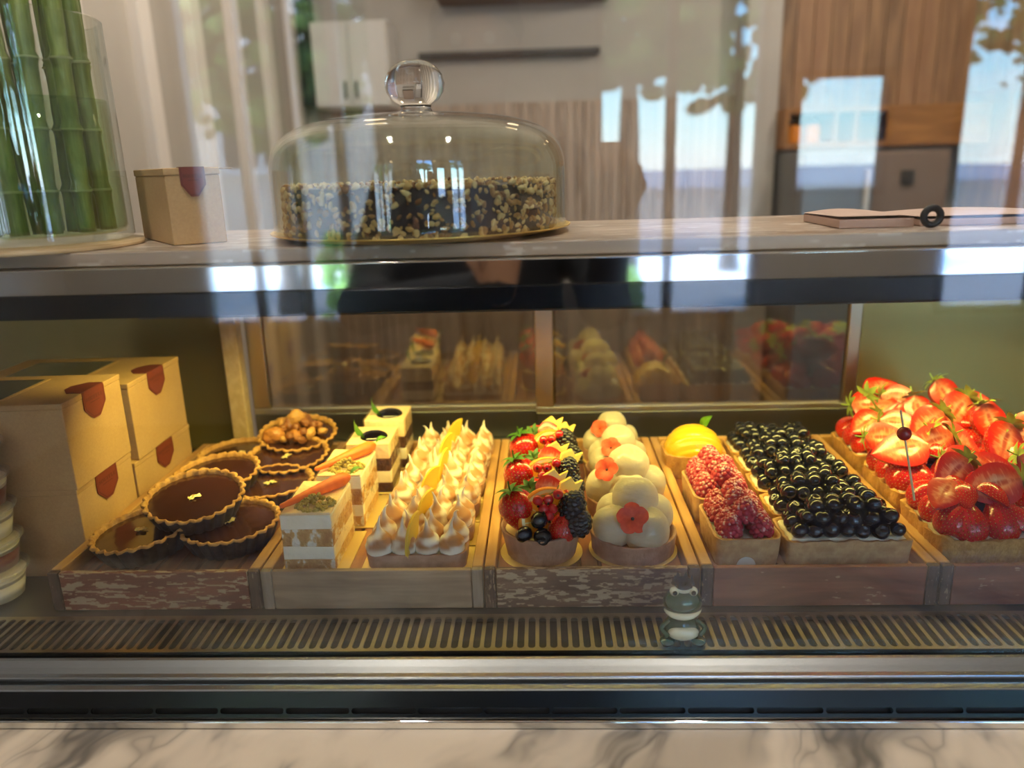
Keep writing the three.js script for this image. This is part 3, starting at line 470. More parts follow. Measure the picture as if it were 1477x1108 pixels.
// ---------- cake slices ----------
const cake = (name, label, group, x0, x1, z0, z1, layers) => { // layers: [name, thickness, material]
  const t = thing(name, label, 'cake', group, V3((x0 + x1) / 2, y0, z0)), w = x1 - x0, d = z0 - z1; let y = 0.0016;
  part('gold_board', rbx(-w / 2 - 0.004, w / 2 + 0.012, 0, 0.0014, -d - 0.004, 0.003, 0.0006), M.goldCard, t, 'shiny gold card');
  layers.forEach(([n, h, m], i) => { const g = new RoundedBoxGeometry(w - rr(0, .0012), h + 0.0004, d - rr(0, .0012), 4, 0.0012); lumpy(g, 0.0005, 300, i + 3); part(n, grain(g.translate(0, y + h / 2, -d / 2), 'x', 0.07, i * .3), m, t); y += h; });
  const film = (x, sd) => grid((u, v) => [x + 0.0009 * (n3(u * 9, v * 7, sd) - 0.5), 0.002 + v * (y - 0.001), -u * d * 1.0, u, v], 26, 16);
  part('clear_film', film(w / 2 + 0.0016, 3), M.film, t, 'clear film band'); part('clear_film', film(-w / 2 - 0.0016, 8), M.film, t, 'clear film band');
  return { t, top: y, w, d };
};
const carrotGeo = weld(grid((u, v) => { const a = u * Math.PI * 2, k = v, r = 0.0078 * Math.pow(Math.sin(Math.PI * Math.min(0.5, 0.02 + k * 2.4)), 0.5) * lerp(1, 0.28, Math.pow(k, 1.1)) * (k > 0.985 ? 0.3 : 1) * (1 + 0.03 * Math.sin(k * 60)); return [k * 0.082, r * Math.cos(a), r * Math.sin(a), k * 0.5, u]; }, 24, 40));
const mint = leafGeo(0.018, 0.011, 0.25, 0.3);
const crumbs = (() => { const l = []; for (let k = 0; k < 130; k++) { const s = rr(0.0009, 0.0024), a = rr(0, 6.28), r = 0.0125 * Math.sqrt(rnd()); l.push(new THREE.IcosahedronGeometry(s, 0).scale(1, 0.8, 1.2).rotateX(rr(0, 3)).rotateY(rr(0, 3)).translate(r * Math.cos(a) * 1.25, 0.001 + (1 - r / 0.0125) * 0.0095 * rr(0.2, 1.1), r * Math.sin(a))); } return join(l); })();
[[-0.2575, -0.2065, -0.0200, -0.1010, 'carrot cake slice behind the front board of the pale tray'], [-0.2490, -0.1990, -0.1160, -0.1960, 'carrot cake slice between the front carrot cake and the cream slices']].forEach(([a, b, c, d, label]) => {
  const { t, top, w, d: D } = cake('carrot_cake_slice', label, 'carrot cake slices', a, b, c, d, [['sponge_layer', 0.0115, M.sponge], ['cream_layer', 0.0135, M.cream], ['sponge_layer', 0.0185, M.sponge], ['cream_layer', 0.0145, M.cream]]);
  const g = new RoundedBoxGeometry(w - 0.002, 0.003, D - 0.002, 4, 0.0014); lumpy(g, 0.001, 130, 9); part('top_icing', grain(g.translate(0, top + 0.0008, -D / 2), 'x', 0.06), M.creamTop, t, 'pale orange cream top');
  const c1 = part('marzipan_carrot', carrotGeo, M.carrot, t, 'orange marzipan carrot'); place(c1, w * 0.52, top + 0.0100, -D * 0.92, 0, Math.PI + 0.93, -0.03, 1.06);
  const lf = part('carrot_leaf', mint, M.leaf, c1); place(lf, -0.001, 0.001, 0, 0, Math.PI - 0.5, 0.2, 0.8);
  const cr = part('crumble', crumbs, M.crumble, t, 'green gold crumble'); cr.userData.kind = 'stuff'; place(cr, w * 0.10, top + 0.0015, -D * 0.24, 0, 0, 0, 1.25);
});
const jellyGeo = new THREE.SphereGeometry(0.0172, 28, 12, 0, Math.PI * 2, 0, Math.PI / 2).scale(1, 0.42, 1);
[[-0.238, -0.186, -0.2080, -0.2720, 'cream slice with glossy dark jelly behind the carrot cakes'], [-0.233, -0.181, -0.2860, -0.3470, 'cream slice with glossy dark jelly at the far end of the pale tray']].forEach(([a, b, c, d, label], k) => {
  const { t, top, w, d: D } = cake('cream_slice', label, 'cream slices with dark jelly', a, b, c, d, [['dark_sponge', 0.012, M.darkSponge], ['cream_layer', 0.015, M.cream], ['dark_sponge', 0.016, M.darkSponge], ['cream_layer', 0.019 + k * 0.004, M.creamTop]]);
  place(part('jelly_dome', jellyGeo, M.jelly, t, 'glossy dark jelly dome'), w * 0.06, top, -D * 0.40);
  place(part('mint_leaf', leafGeo(0.022, 0.012, 0.12, 0.25), M.leaf, t, 'bright green mint leaf'), -w * 0.20, top + 0.001, -D * 0.5, 0.5, 0.2, 1.75, 1.4);
});

// ---------- lemon meringue tarts ----------
const kissVar = [0, 1, 2].map(k => {
  const g = weld(grid((u, v) => {
    const a = u * Math.PI * 2, h = 0.0385 + 0.003 * k; let r, y = v * h;
    const t = v, R = 0.0136; r = t < 0.05 ? 0.0108 + 0.0016 * Math.sin(t / 0.05 * 1.57) : t < 0.46 ? R * Math.sqrt(Math.max(0, 1 - Math.pow((t - 0.2) / 0.40, 2))) : t < 0.74 ? lerp(0.155, 0.76, Math.pow(1 - (t - 0.46) / 0.28, 1.5)) * R : lerp(0.045, 0.155, Math.pow(1 - (t - 0.74) / 0.26, 1.2)) * R;
    r *= 1 + 0.035 * Math.sin(t * 30 + a); const bend = Math.pow(Math.max(0, t - 0.7) / 0.3, 2) * 0.0042 * (k - 0.7), b2 = Math.pow(Math.max(0, t - 0.8) / 0.2, 2) * 0.002 * k;
    return [r * Math.cos(a) + bend, y - b2, r * Math.sin(a) + bend * 0.5];
  }, 22, 30));
  const p = g.attributes.position, c = new Float32Array(p.count * 3), wht = [0.90, 0.83, 0.70], tan = [0.47, 0.205, 0.06];
  for (let i = 0; i < p.count; i++) { const y = p.getY(i) / 0.04, tst = smooth(0.1, 0.3, y) * smooth(0.98, 0.55, y) * smooth(0.18, 0.58, n3(p.getX(i) * 150 + 5 * k, p.getY(i) * 120, p.getZ(i) * 150, 4)); const q = mix3(wht, tan, clamp(tst * 0.95)); c.set(q, i * 3); }
  g.setAttribute('color', new THREE.BufferAttribute(c, 3)); return g;
});
const merCrust = ringed(0.100, 0.047, 0.013, [[0.02, 0.0005], [0.0025, 0.0], [0.0016, 0.001], [0, 0.0155], [0.001, 0.0165], [0.0035, 0.0165], [0.004, 0.013]], 96, 0.0009, 4);
const merFill = (() => { const s = new THREE.Shape(); for (let k = 0; k <= 64; k++) { const [x, z] = rrect((k % 64) / 64, 0.0925, 0.0395, 0.010); k ? s.lineTo(x, z) : s.moveTo(x, z); } return new THREE.ShapeGeometry(s).rotateX(-Math.PI / 2); })();
const lemonWheel = (() => { const s = new THREE.Shape(); s.absarc(0, 0, 0.024, 0, Math.PI, false); s.lineTo(0.024, 0); return new THREE.ExtrudeGeometry(s, { depth: 0.0022, bevelEnabled: true, bevelSize: 0.0004, bevelThickness: 0.0004, bevelSegments: 1, curveSegments: 20 }).translate(0, 0, -0.0011); })();
for (let k = 0; k < 6; k++) {
  const ord = ['first', 'second', 'third', 'fourth', 'fifth', 'last'][k], t = thing('lemon_meringue_tart', `${ord} lemon meringue tart counted from the front board of the pale tray`, 'tart', 'lemon meringue tarts', V3(-0.1275 + k * 0.0018, y0, -0.0405 - k * 0.0556));
  part('gold_board', rbx(-0.055, 0.0585, 0, 0.0014, -0.0265, 0.0262, 0.0006), M.goldCard, t, 'shiny gold card');
  place(part('crust', merCrust, M.crustPink, t), 0, 0.0015, 0); place(part('lemon_filling', merFill, M.custard, t), 0, 0.0158, 0);
  for (let j = 0; j < 2; j++) for (let i = 0; i < 4; i++) { const m = part('meringue_kiss', kissVar[(i + j * 2 + k) % 3], M.meringue, t); place(m, (-0.0375, -0.0355 + i * 0.0237 + (j ? 0.001 : -0.001)), 0.0148 + rr(0, .001), (j ? -0.0098 : 0.0105), 0, rr(0, 6.28), 0); const s = rr(0.9, 1.05); m.scale.set(s, s * rr(0.9, 1.04), s); }
  const l = part('lemon_slice', lemonWheel, M.lemonSlice, t, 'candied yellow lemon slice'); place(l, -0.001 + (k % 2) * 0.004, 0.0260, 0.004, 0, Math.PI / 2 - 0.35 - (k % 3) * 0.25, 1.57 - 0.25);
  l.scale.set(1.15 + (k > 1 ? 0.15 : 0), 0.85, 1);
}

// ---------- berries and other fruit ----------
const blueGeo = (() => { const g = new THREE.SphereGeometry(1, 18, 14), p = g.attributes.position; for (let i = 0; i < p.count; i++) { const x = p.getX(i), y = p.getY(i), z = p.getZ(i), r = Math.hypot(x, z), a = Math.atan2(z, x); let yy = y * 0.88; if (y > 0 && r < 0.48) yy += (r < 0.3 ? -0.2 : 0.07 * (0.6 + 0.4 * Math.cos(a * 5))); p.setY(i, yy); } g.computeVertexNormals(); return weld(g); })();
const druplets = (L, R, n, sugar) => { const l = [], cols = []; for (let k = 0; k < n; k++) { const t = (k + 0.5) / n, v = 0.03 + 0.97 * t, a = k * 2.39996, rad = R * Math.pow(Math.sin(Math.PI * clamp(0.16 + 0.84 * v, 0, 1) * 0.98), 0.65), y = L * (0.98 - 0.92 * (1 - Math.pow(1 - v, 1)) * 0 - 0.92 * v * 1);
    const s = R * (0.22 + 0.11 * Math.sin(Math.PI * v)), yy = L * (0.06 + 0.88 * v), r2 = R * 0.80 * Math.pow(Math.cos(Math.PI / 2 * Math.pow(v, 1.5) * 0.96), 0.8);
    const g = new THREE.IcosahedronGeometry(s, 1), p = g.attributes.position, c = new Float32Array(p.count * 3);
    for (let i = 0; i < p.count; i++) { const dust = sugar && n3(p.getX(i) * 900 + k * 3, p.getY(i) * 900, p.getZ(i) * 900, k) > 0.88 - 0.26 * (p.getY(i) / s) - 0.08 * v ? 0.55 : 0; c.set(mix3([0.44, 0.022, 0.045], [0.92, 0.80, 0.76], dust), i * 3); }
    g.setAttribute('color', new THREE.BufferAttribute(c, 3)); l.push(g.translate(r2 * Math.cos(a), yy, r2 * Math.sin(a))); }
  return mergeGeometries(l); };
const raspGeo = [0, 1].map(k => druplets(0.0250 - k * .001, 0.0112, 52, true)), blackGeo = druplets(0.026, 0.0118, 58, false);
// whole strawberry (calyx at origin, tip along +x) and a half with its cut face up
const berryR = u => Math.pow(Math.sin(Math.PI * Math.pow(clamp(u, 0.0001, 0.9999), 0.66)), 0.8);
const SBL = 0.039, SBR = 0.0145;
const strawWhole = weld(grid((u, v) => { const a = u * Math.PI * 2, r = SBR * berryR(v); return [v * SBL, r * Math.cos(a), r * Math.sin(a), u * 2, v]; }, 28, 20));
const strawHalfBody = weld(grid((u, v) => { const a = u * Math.PI, r = SBR * berryR(v); return [v * SBL, -r * Math.sin(a) * 0.92, -r * Math.cos(a), u, v]; }, 18, 18));
const strawFace = grid((u, v) => { const r = SBR * berryR(v) * 0.998, z = (u - 0.5) * 2; return [v * SBL, 0.0009 * (1 - z * z) - 0.0014 * Math.exp(-((v - .36) ** 2) / .02 - z * z * 14), -r * z, v, u]; }, 16, 18);
const calyxGeo = (() => { const l = []; for (let k = 0; k < 7; k++) { const g = leafGeo(0.0135, 0.0058, 0.12, 0.2); g.rotateZ(1.42 + 0.22 * (k % 2)); g.rotateX(k / 7 * Math.PI * 2); l.push(g.rotateZ(0).translate(0.0006, 0, 0)); } l.push(tube([[0.001, 0, 0], [-0.004, 0.0005, 0], [-0.008, 0.002, 0]], 0.0007, 6, 5)); return join(l); })();
function wholeBerry(parent, at, rot, s = 1) { const m = part('strawberry', strawWhole, M.strawberry, parent, 'whole strawberry'); place(m, ...at, ...rot, s); part('calyx', calyxGeo, M.calyx, m); return m; }
function halfBerry(parent, at, rot, s = 1, leafy = true, name = 'strawberry_half') { const m = part(name, strawHalfBody, M.strawberry, parent); place(m, ...at, ...rot, s); part('cut_face', strawFace, M.strawCut, m, 'pale orange cut face'); if (leafy) part('calyx', calyxGeo, s > 1.02 ? M.calyxPale : M.calyx, m); return m; }

// ---------- mixed fruit tarts ----------
const roundCrust = (R, r, h) => ringed(2 * R, 2 * R, R - 0.0001, [[R - 0.001, 0.0004], [R - r + 0.001, 0], [R - r, 0.001], [(R - r) * 0.5, h * 0.5], [0, h - 0.001], [0.0008, h], [0.0032, h], [0.005, h - 0.004], [0.008, h * 0.4], [R - 0.001, h * 0.35]], 96, 0.0008, 6);
const fruitCrust = roundCrust(0.0405, 0.0345, 0.030), lycheeCrust = roundCrust(0.0432, 0.0412, 0.021);
const disc = (r, h) => lathe([[0, 0], [r - 0.0004, 0], [r, 0.0006], [r, h], [0, h]], 56);
const boardS = disc(0.0414, 0.0014), boardL = disc(0.0443, 0.0014);
const orangeG = { rind: lathe([[0.0262, -0.0022], [0.0285, -0.0018], [0.0285, 0.0018], [0.0262, 0.0022]], 48).rotateX(Math.PI / 2), flesh: new THREE.CylinderGeometry(0.0264, 0.0264, 0.0042, 48).rotateX(Math.PI / 2) };
{ const g = orangeG.flesh, p = g.attributes.position, n = g.attributes.normal, uv = g.attributes.uv; for (let i = 0; i < p.count; i++) if (Math.abs(n.getZ(i)) > 0.5) uv.setXY(i, 0.5 + p.getX(i) / 0.0528, 0.5 + p.getY(i) / 0.0528); else uv.setXY(i, 0.99, 0.5); }
const wedgeGeo = (() => { const s = new THREE.Shape(); s.moveTo(0, 0); s.lineTo(0.012, 0.036); s.lineTo(0.004, 0.031); s.lineTo(-0.002, 0.037); s.lineTo(-0.012, 0.030); s.lineTo(-0.014, 0.012); return new THREE.ExtrudeGeometry(s, { depth: 0.004, bevelEnabled: true, bevelSize: 0.0008, bevelThickness: 0.0008, bevelSegments: 2 }); })();
const currantGeo = ball(0.0052, 18, 14), currantTip = lathe([[0, 0], [0.0009, 0.0002], [0.0013, 0.0018], [0.0004, 0.001], [0, 0.001]], 8);
[[-0.0055, -0.0565, 'fruit tart with whole strawberry and blackberries behind the front board'], [-0.0040, -0.1400, 'second fruit tart between two other fruit tarts'], [-0.0020, -0.2280, 'farthest fruit tart of the row beside the lychee tarts']].forEach(([x, z, label], k) => {
  const t = thing('fruit_tart', label, 'tart', 'mixed fruit tarts', V3(x, y0, z)); t.rotation.y = [0, -0.1, 0.12][k];
  part('gold_board', boardS, M.goldCard, t, 'shiny gold card'); place(part('crust', fruitCrust, M.crustPink, t), 0, 0.0015, 0); place(part('custard', disc(0.0365, 0.001), M.custard, t), 0, 0.0265, 0);
  const L = (px, py, z) => { const q = onZ(px, py, z - 0.0565); return [q.x + 0.0055, q.y - y0, z]; };            // read off the front tart
  wholeBerry(t, L(736, 708, 0.004), [0.2, -0.6, -1.12], 1.28); wholeBerry(t, L(765, 704, -0.016), [0, 1.2, -0.7], 1.0);
  halfBerry(t, L(772, 700, -0.010), [0.9, -0.2, -0.25], 0.95, false); place(part('pineapple_piece', wedgeGeo, M.pineapple, t, 'pale yellow pineapple piece'), 0.024, 0.036, -0.012, -0.25, 0.5, -0.22); place(part('pineapple_piece', wedgeGeo, M.pineapple, t, 'pale yellow pineapple piece'), 0.012, 0.042, -0.020, -0.2, 0.2, -0.1);
  const o = new THREE.Group(); o.name = 'orange_slice'; t.add(o); place(o, ...L(791, 749, 0.010), -0.34, 0.42, 0.1, 1.12); part('flesh', orangeG.flesh, M.orangeFlesh, o); part('rind', orangeG.rind, M.orangeRind, o);
  for (const [px, py, bz, s] of [[756, 771, .0300, .0088], [783, 775, .0335, .0092], [778, 750, .0270, .0092]]) place(part('blueberry', blueGeo, M.blueberry, t), ...L(px, py, bz), rr(0, 2), rr(0, 6), rr(0, 2), s);
  { const hb = halfBerry(t, [0, 0, 0], [0, 0, 0], 0.95, false); hb.quaternion.setFromRotationMatrix(new THREE.Matrix4().makeBasis(V3(0.25, 0.93, -0.27).normalize(), V3(0.1, -0.3, -0.95).normalize(), new THREE.Vector3().crossVectors(V3(0.25, 0.93, -0.27).normalize(), V3(0.1, -0.3, -0.95).normalize()))); hb.position.set(...L(806, 784, 0.024)); }
  for (const [px, py, bz, e, s] of [[820, 742, .012, 0.3, 1.12], [829, 764, .016, 0.5, 1.08]]) place(part('blackberry', blackGeo, M.blackberry, t), ...L(px, py, bz), e, k, -0.35, s);
  for (const [px, py, cz] of [[776, 722, .020], [791, 721, .018], [805, 713, .016], [784, 734, .023], [797, 734, .022], [792, 744, .025]]) { const c = part('red_currant', currantGeo, M.currant, t, 'shiny red currant'); place(c, ...L(px, py, cz), rr(-.4, .8), 0, rr(-.5, .5)); place(part('dried_tip', currantTip, M.petalCore, c), 0, -0.0005, 0.0050, 1.57); }
  part('currant_stem', tube([L(776, 716, .0165), L(790, 714, .0145), L(803, 706, .010), L(806, 700, .008)], 0.0006, 10, 5), M.stemGreen, t);
});

// ---------- lychee tarts ----------
const lycheeGeo = [0, 1].map(k => { const g = lumpy(ball(0.0215, 32, 24), 0.0007, 90, 5 + k); const p = g.attributes.position; for (let i = 0; i < p.count; i++) { const x = p.getX(i), y = p.getY(i), z = p.getZ(i), r = Math.hypot(x, z); if (y > 0) p.setY(i, y * (1.02 - 0.16 * Math.exp(-r * r / 0.00006))); } g.computeVertexNormals(); return weld(g); });
const petalGeo = grid((u, v) => { const w = 0.0094 * Math.pow(Math.sin(Math.PI * Math.pow(0.02 + 0.97 * u, 1.7)), 0.65) * (v - 0.5); return [u * 0.0098, 0.0016 * Math.sin(u * 2.6) + 0.12 * Math.abs(w), w]; }, 12, 4);
[[0.0870, -0.0610], [0.0880, -0.1500], [0.0885, -0.2365], [0.0860, -0.3142]].forEach(([x, z], k) => {
  const t = thing('lychee_tart', `${['first', 'second', 'third', 'last'][k]} white lychee tart with red flower counted from the front board`, 'tart', 'lychee tarts', V3(x, y0, z)); t.rotation.y = [0.15, -0.2, 0.3, 0][k]; if (k > 1) t.scale.setScalar(k > 2 ? 0.84 : 0.92);
  part('gold_board', boardL, M.goldCard, t, 'shiny gold card'); place(part('crust', lycheeCrust, M.crustPink, t), 0, 0.0015, 0);
  const spots = [[-.0215, .0315, .008, 1.0], [.0075, .0300, .0200, 1.08], [.0225, .0315, -.011, 1.02], [-.012, .031, -.0215, .97], [.003, .0530, -.006, 1.08]];
  spots.forEach(([a, b, c, s], i) => { const m = part('lychee', lycheeGeo[i % 2], M.lychee, t); place(m, a, b, c, rr(-.4, .5), rr(0, 6), rr(-.4, .4), s); });
  const f = part('red_flower', new THREE.SphereGeometry(0.0013, 10, 8), M.petalCore, t, 'small red flower with dark centre'); k ? place(f, -0.0175, 0.0560, 0.0190, 0.9, 0, 0.3, 1.45) : place(f, -0.0085, 0.0470, 0.0285, 0.95, 0, 0.12, 1.65);
  for (let i = 0; i < 5; i++) place(part('petal', petalGeo, M.petal, f), 0, 0.0002, 0, 0, i * 1.2566 + 0.3 + k, 0.08);
});

// ---------- raspberry, lemon and blueberry tarts ----------
const rectCrust = (w, d, h, r = 0.008, m = 0.0012, sd = 3) => ringed(w, d, r, [[Math.min(w, d) / 2 - 0.001, 0.0004], [0.0035, 0], [0.0025, 0.0008], [0.0012, h * 0.5], [0, h - 0.0006], [0.0006, h, 1.6], [0.003, h, 1.6], [0.0042, h - 0.003], [0.006, h * 0.5], [Math.min(w, d) / 2 - 0.001, h * 0.45]], 120, m, sd);
const fillPad = (w, d, h) => { const g = new RoundedBoxGeometry(w, h, d, 4, 0.003); return lumpy(g, 0.0007, 200, 4).translate(0, h / 2, 0); };
const raspCrust = rectCrust(0.0640, 0.086, 0.030, 0.011, 0.0010, 8), blueCrust = rectCrust(0.119, 0.0555, 0.0275, 0.006, 0.0018, 11);
[[0.1920, -0.0620, 'raspberry tart dusted with sugar behind the front board'], [0.1905, -0.1560, 'raspberry tart dusted with sugar between front raspberry tart and lemon tart']].forEach(([x, z, label], k) => {
  const t = thing('raspberry_tart', label, 'tart', 'raspberry tarts', V3(x, y0, z)); t.rotation.y = 0.02;
  part('crust', raspCrust, M.crust, t); place(part('cream', fillPad(0.054, 0.076, 0.010), M.cream, t), 0, 0.0155, 0);
  if (!k) place(part('paper_label', disc(0.009, 0.0008).rotateX(Math.PI / 2), M.whitePaint, t, 'small round white paper'), -0.003, 0.0035, 0.0428);
  for (let i = 0; i < 5; i++) for (const s of [-1, 1]) place(part('raspberry', raspGeo[i % 2], M.raspberry, t), s * 0.0158 + rr(-.001, .001), 0.0245 + rr(0, .001), 0.0275 - i * 0.0145, rr(-.12, .2), rr(0, 6), s * -0.10, rr(1.0, 1.08));
  for (let i = 0; i < 4; i++) place(part('raspberry', raspGeo[(i + 1) % 2], M.raspberry, t), rr(-.003, .002), 0.0385 + (i === 1 ? .002 : 0), 0.019 - i * 0.0165, rr(0.05, .35), rr(0, 6), rr(-.12, .12), rr(1.02, 1.1));
});
{ const t = thing('lemon_tart', 'lemon tart topped with glossy lemon slices and a leaf', 'tart', null, V3(0.1865, y0, -0.2720));
  part('crust', rectCrust(0.076, 0.068, 0.029, 0.02, 0.0012, 15), M.crustGold, t);
  const mg = new THREE.SphereGeometry(0.035, 64, 40, 0, Math.PI * 2, 0, Math.PI / 2), mp = mg.attributes.position;
  for (let i = 0; i < mp.count; i++) { const q = (mp.getZ(i) * 0.75 - mp.getY(i) * 0.55) / 0.0085 + 10, f = q - Math.floor(q), e = 1 + 0.055 * (1 - f) * smooth(0, 0.12, f); mp.setXYZ(i, mp.getX(i) * 1.02 * e, mp.getY(i) * 0.95 * e + 0.0245, mp.getZ(i) * 0.92 * e); }
  mg.computeVertexNormals(); part('lemon_slices', weld(mg), M.lemonGlaze, t, 'overlapping glossy yellow lemon slices');
  place(part('leaf', leafGeo(0.028, 0.014, 0.1, 0.3), M.leaf, t, 'upright green leaf'), 0.012, 0.050, -0.012, 0.7, 0.3, 1.15); }
for (let k = 0; k < 5; k++) {
  const t = thing('blueberry_tart', `${['first', 'second', 'third', 'fourth', 'last'][k]} blueberry tart counted from the front board of its tray`, 'tart', 'blueberry tarts', V3(0.2865 + [0, .0005, .0005, .0015, -.001][k], y0, -0.0460 - k * 0.0592)); t.rotation.y = [0, .012, -.01, .01, -.015][k]; t.scale.x = k === 0 ? 1 : k === 4 ? 0.93 : 0.96;
  part('crust', blueCrust, k ? M.crustGold : M.crust, t); place(part('cream', fillPad(0.109, 0.0455, 0.0125), M.cream, t), 0, 0.015, 0);
  const put = (x, y, z, s) => place(part('blueberry', blueGeo, M.blueberry, t), x, y, z, rr(-1.2, 1.4), rr(0, 6.28), rr(-1, 1), s);
  const S = 0.0083;
  for (let j = 0; j < 3; j++) for (let i = 0; i < 7; i++) put(-0.0460 + i * 0.01535 + rr(-.0016, .0016), 0.0325 + rr(-.001, .0025), 0.0165 - j * 0.0160 + rr(-.001, .001), S * rr(0.86, 1.12));
  for (let j = 0; j < 3; j++) for (let i = 0; i < 6; i++) put(-0.0385 + i * 0.0155 + rr(-.0028, .0028), 0.0440 + rr(-.0015, .003), 0.0130 - j * 0.0135 + rr(-.0012, .0012), S * rr(0.84, 1.12));
  if (k < 4) for (let j = 0; j < 2; j++) for (let i = 0; i < (k ? 3 : 4); i++) put(-0.0250 + i * 0.0165 + rr(-.003, .003), 0.0545 + rr(-.0025, .002), 0.0050 - j * 0.0138 + rr(-.001, .001), S * rr(0.88, 1.06));
}

// ---------- strawberry tarts ----------
// a half by its middle, the way its skin bulges and the way its tip points
function halfAt(t, c, bulge, tip, s, leafy) {
  const n = V3(...bulge).normalize().negate(), a = V3(...tip); a.addScaledVector(n, -a.dot(n)).normalize();
  const m = halfBerry(t, [0, 0, 0], [0, 0, 0], s, leafy); m.quaternion.setFromRotationMatrix(new THREE.Matrix4().makeBasis(a, n, new THREE.Vector3().crossVectors(a, n)));
  m.position.set(...c).addScaledVector(a, -SBL / 2 * s); return m;
}
function strawTart(label, x, z, w, d, tops) {
  const t = thing('strawberry_tart', label, 'tart', 'strawberry tarts', V3(x, y0, z));
  part('crust', rectCrust(w, d, 0.0265, 0.012, 0.0042, Math.round(x * 90 - z * 50)), M.crustGold, t); place(part('cream', fillPad(w - 0.011, d - 0.011, 0.014), M.cream, t), 0, 0.0125, 0);
  const j = () => rr(-.25, .25);
  for (const sx of [-1, 1]) for (let i = 0; i < 3; i++) halfAt(t, [sx * (w / 2 - 0.0225), 0.0385 + rr(0, .002), d / 2 - 0.024 - i * (d - 0.046) / 2], [sx * 0.6, 0.75, j()], [-sx * 0.7, 0.45, j() + (i - 1) * 0.2], rr(1.18, 1.3), false);
  for (const [fx, sz] of [[-0.17, 1], [0.17, 1], [-0.18, -1], [0.18, -1]]) halfAt(t, [fx * w, 0.0380, sz * (d / 2 - 0.0215)], [j() * 0.6, 0.65, sz * 0.7], [j(), 0.55, -sz * 0.6], rr(1.2, 1.34), false);
  for (const fx of [-0.15, 0.15]) for (const fz of [-0.18, 0.14]) halfAt(t, [fx * w, 0.052 + rr(0, .002), fz * d], [fx * 3 + j(), 1, j()], [j(), 0.1, fz > 0 ? 0.6 : -0.8], rr(1.15, 1.25), false);
  for (const [cx_, cy_, cz, yaw, tilt, s, lf] of tops) { // cut face up, leaning to the customer by tilt
    const n = [0.25 * Math.sin(yaw * 3), -Math.cos(tilt), -Math.sin(tilt)]; halfAt(t, [cx_, cy_, cz], n, [Math.cos(yaw), 0.15, Math.sin(yaw)], s * 1.14, lf !== 0); }
  return t;
}
strawTart('strawberry tart with a beaded pick behind the front board', 0.4180, -0.0690, 0.092, 0.098, [[0.012, 0.066, 0.012, 2.75, 0.85, 1.32, 1], [-0.012, 0.068, -0.012, 1.9, 1.0, 1.15, 1], [0.034, 0.068, -0.018, 0.7, 0.8, 1.2, 1], [-0.034, 0.060, 0.018, 2.2, 0.5, 1.0, 0], [0.012, 0.074, -0.030, 0.6, 0.75, 1.1, 1]]);
strawTart('strawberry tart in the middle of the strawberry tray', 0.4220, -0.1780, 0.094, 0.096, [[-0.034, 0.066, 0.020, 2.9, 0.65, 1.4, 0], [0.002, 0.070, 0.010, 2.6, 0.9, 1.2, 1], [0.032, 0.070, 0.010, 1.0, 0.9, 1.25, 1], [-0.032, 0.068, -0.014, 0.4, 0.9, 1.1, 1], [0.014, 0.078, -0.022, 2.0, 1.0, 1.25, 1], [-0.008, 0.076, -0.034, 0.7, 0.8, 1.1, 1]]);
strawTart('strawberry tart at the far end of the strawberry tray', 0.4260, -0.2870, 0.096, 0.096, [[-0.034, 0.062, 0.026, 2.4, 0.7, 1.0, 1], [-0.012, 0.078, 0.0, 0.2, 0.7, 1.3, 1], [0.022, 0.080, 0.002, 0.9, 1.0, 1.3, 1], [0.004, 0.092, -0.020, -0.5, 0.7, 1.2, 1], [0.036, 0.070, 0.022, 1.3, 0.9, 1.2, 1]]);
strawTart('strawberry tart beside the one with the beaded pick', 0.5270, -0.0760, 0.090, 0.098, [[-0.026, 0.062, 0.016, 0.5, 0.7, 1.15, 1], [0.01, 0.068, 0.0, 2.4, 0.8, 1.1, 1], [-0.020, 0.070, -0.022, 0.9, 0.95, 1.2, 1]]);
strawTart('strawberry tart beside the middle strawberry tart', 0.5300, -0.1850, 0.090, 0.096, [[-0.026, 0.066, 0.020, 1.6, 1.0, 1.35, 1], [0.008, 0.070, 0.008, 0.6, 0.9, 1.2, 1], [-0.016, 0.074, -0.020, 1.3, 1.0, 1.3, 1], [0.02, 0.07, -0.02, 2.2, .9, 1.1, 1]]);
strawTart('strawberry tart beside the far end strawberry tart', 0.5320, -0.2930, 0.090, 0.090, [[-0.024, 0.070, 0.018, 1.8, 1.0, 1.3, 1], [0.01, 0.072, 0.0, 0.7, 0.9, 1.2, 1], [-0.016, 0.078, -0.018, 1.2, 1.0, 1.2, 1]]);
{ const p = thing('beaded_pick', 'wooden cocktail pick with a dark red bead stuck in strawberry tart', 'cocktail pick'); const a = onZ(1319, 722, -0.036), b = onZ(1299, 592, -0.062), m = a.clone().lerp(b, 0.74);
  part('stick', tube([a.toArray(), a.clone().lerp(b, 0.5).toArray(), b.toArray()], 0.0011, 4, 8), M.pinWood, p); part('bead', ball(0.0068, 24, 18).translate(m.x, m.y, m.z), M.bead, p); }

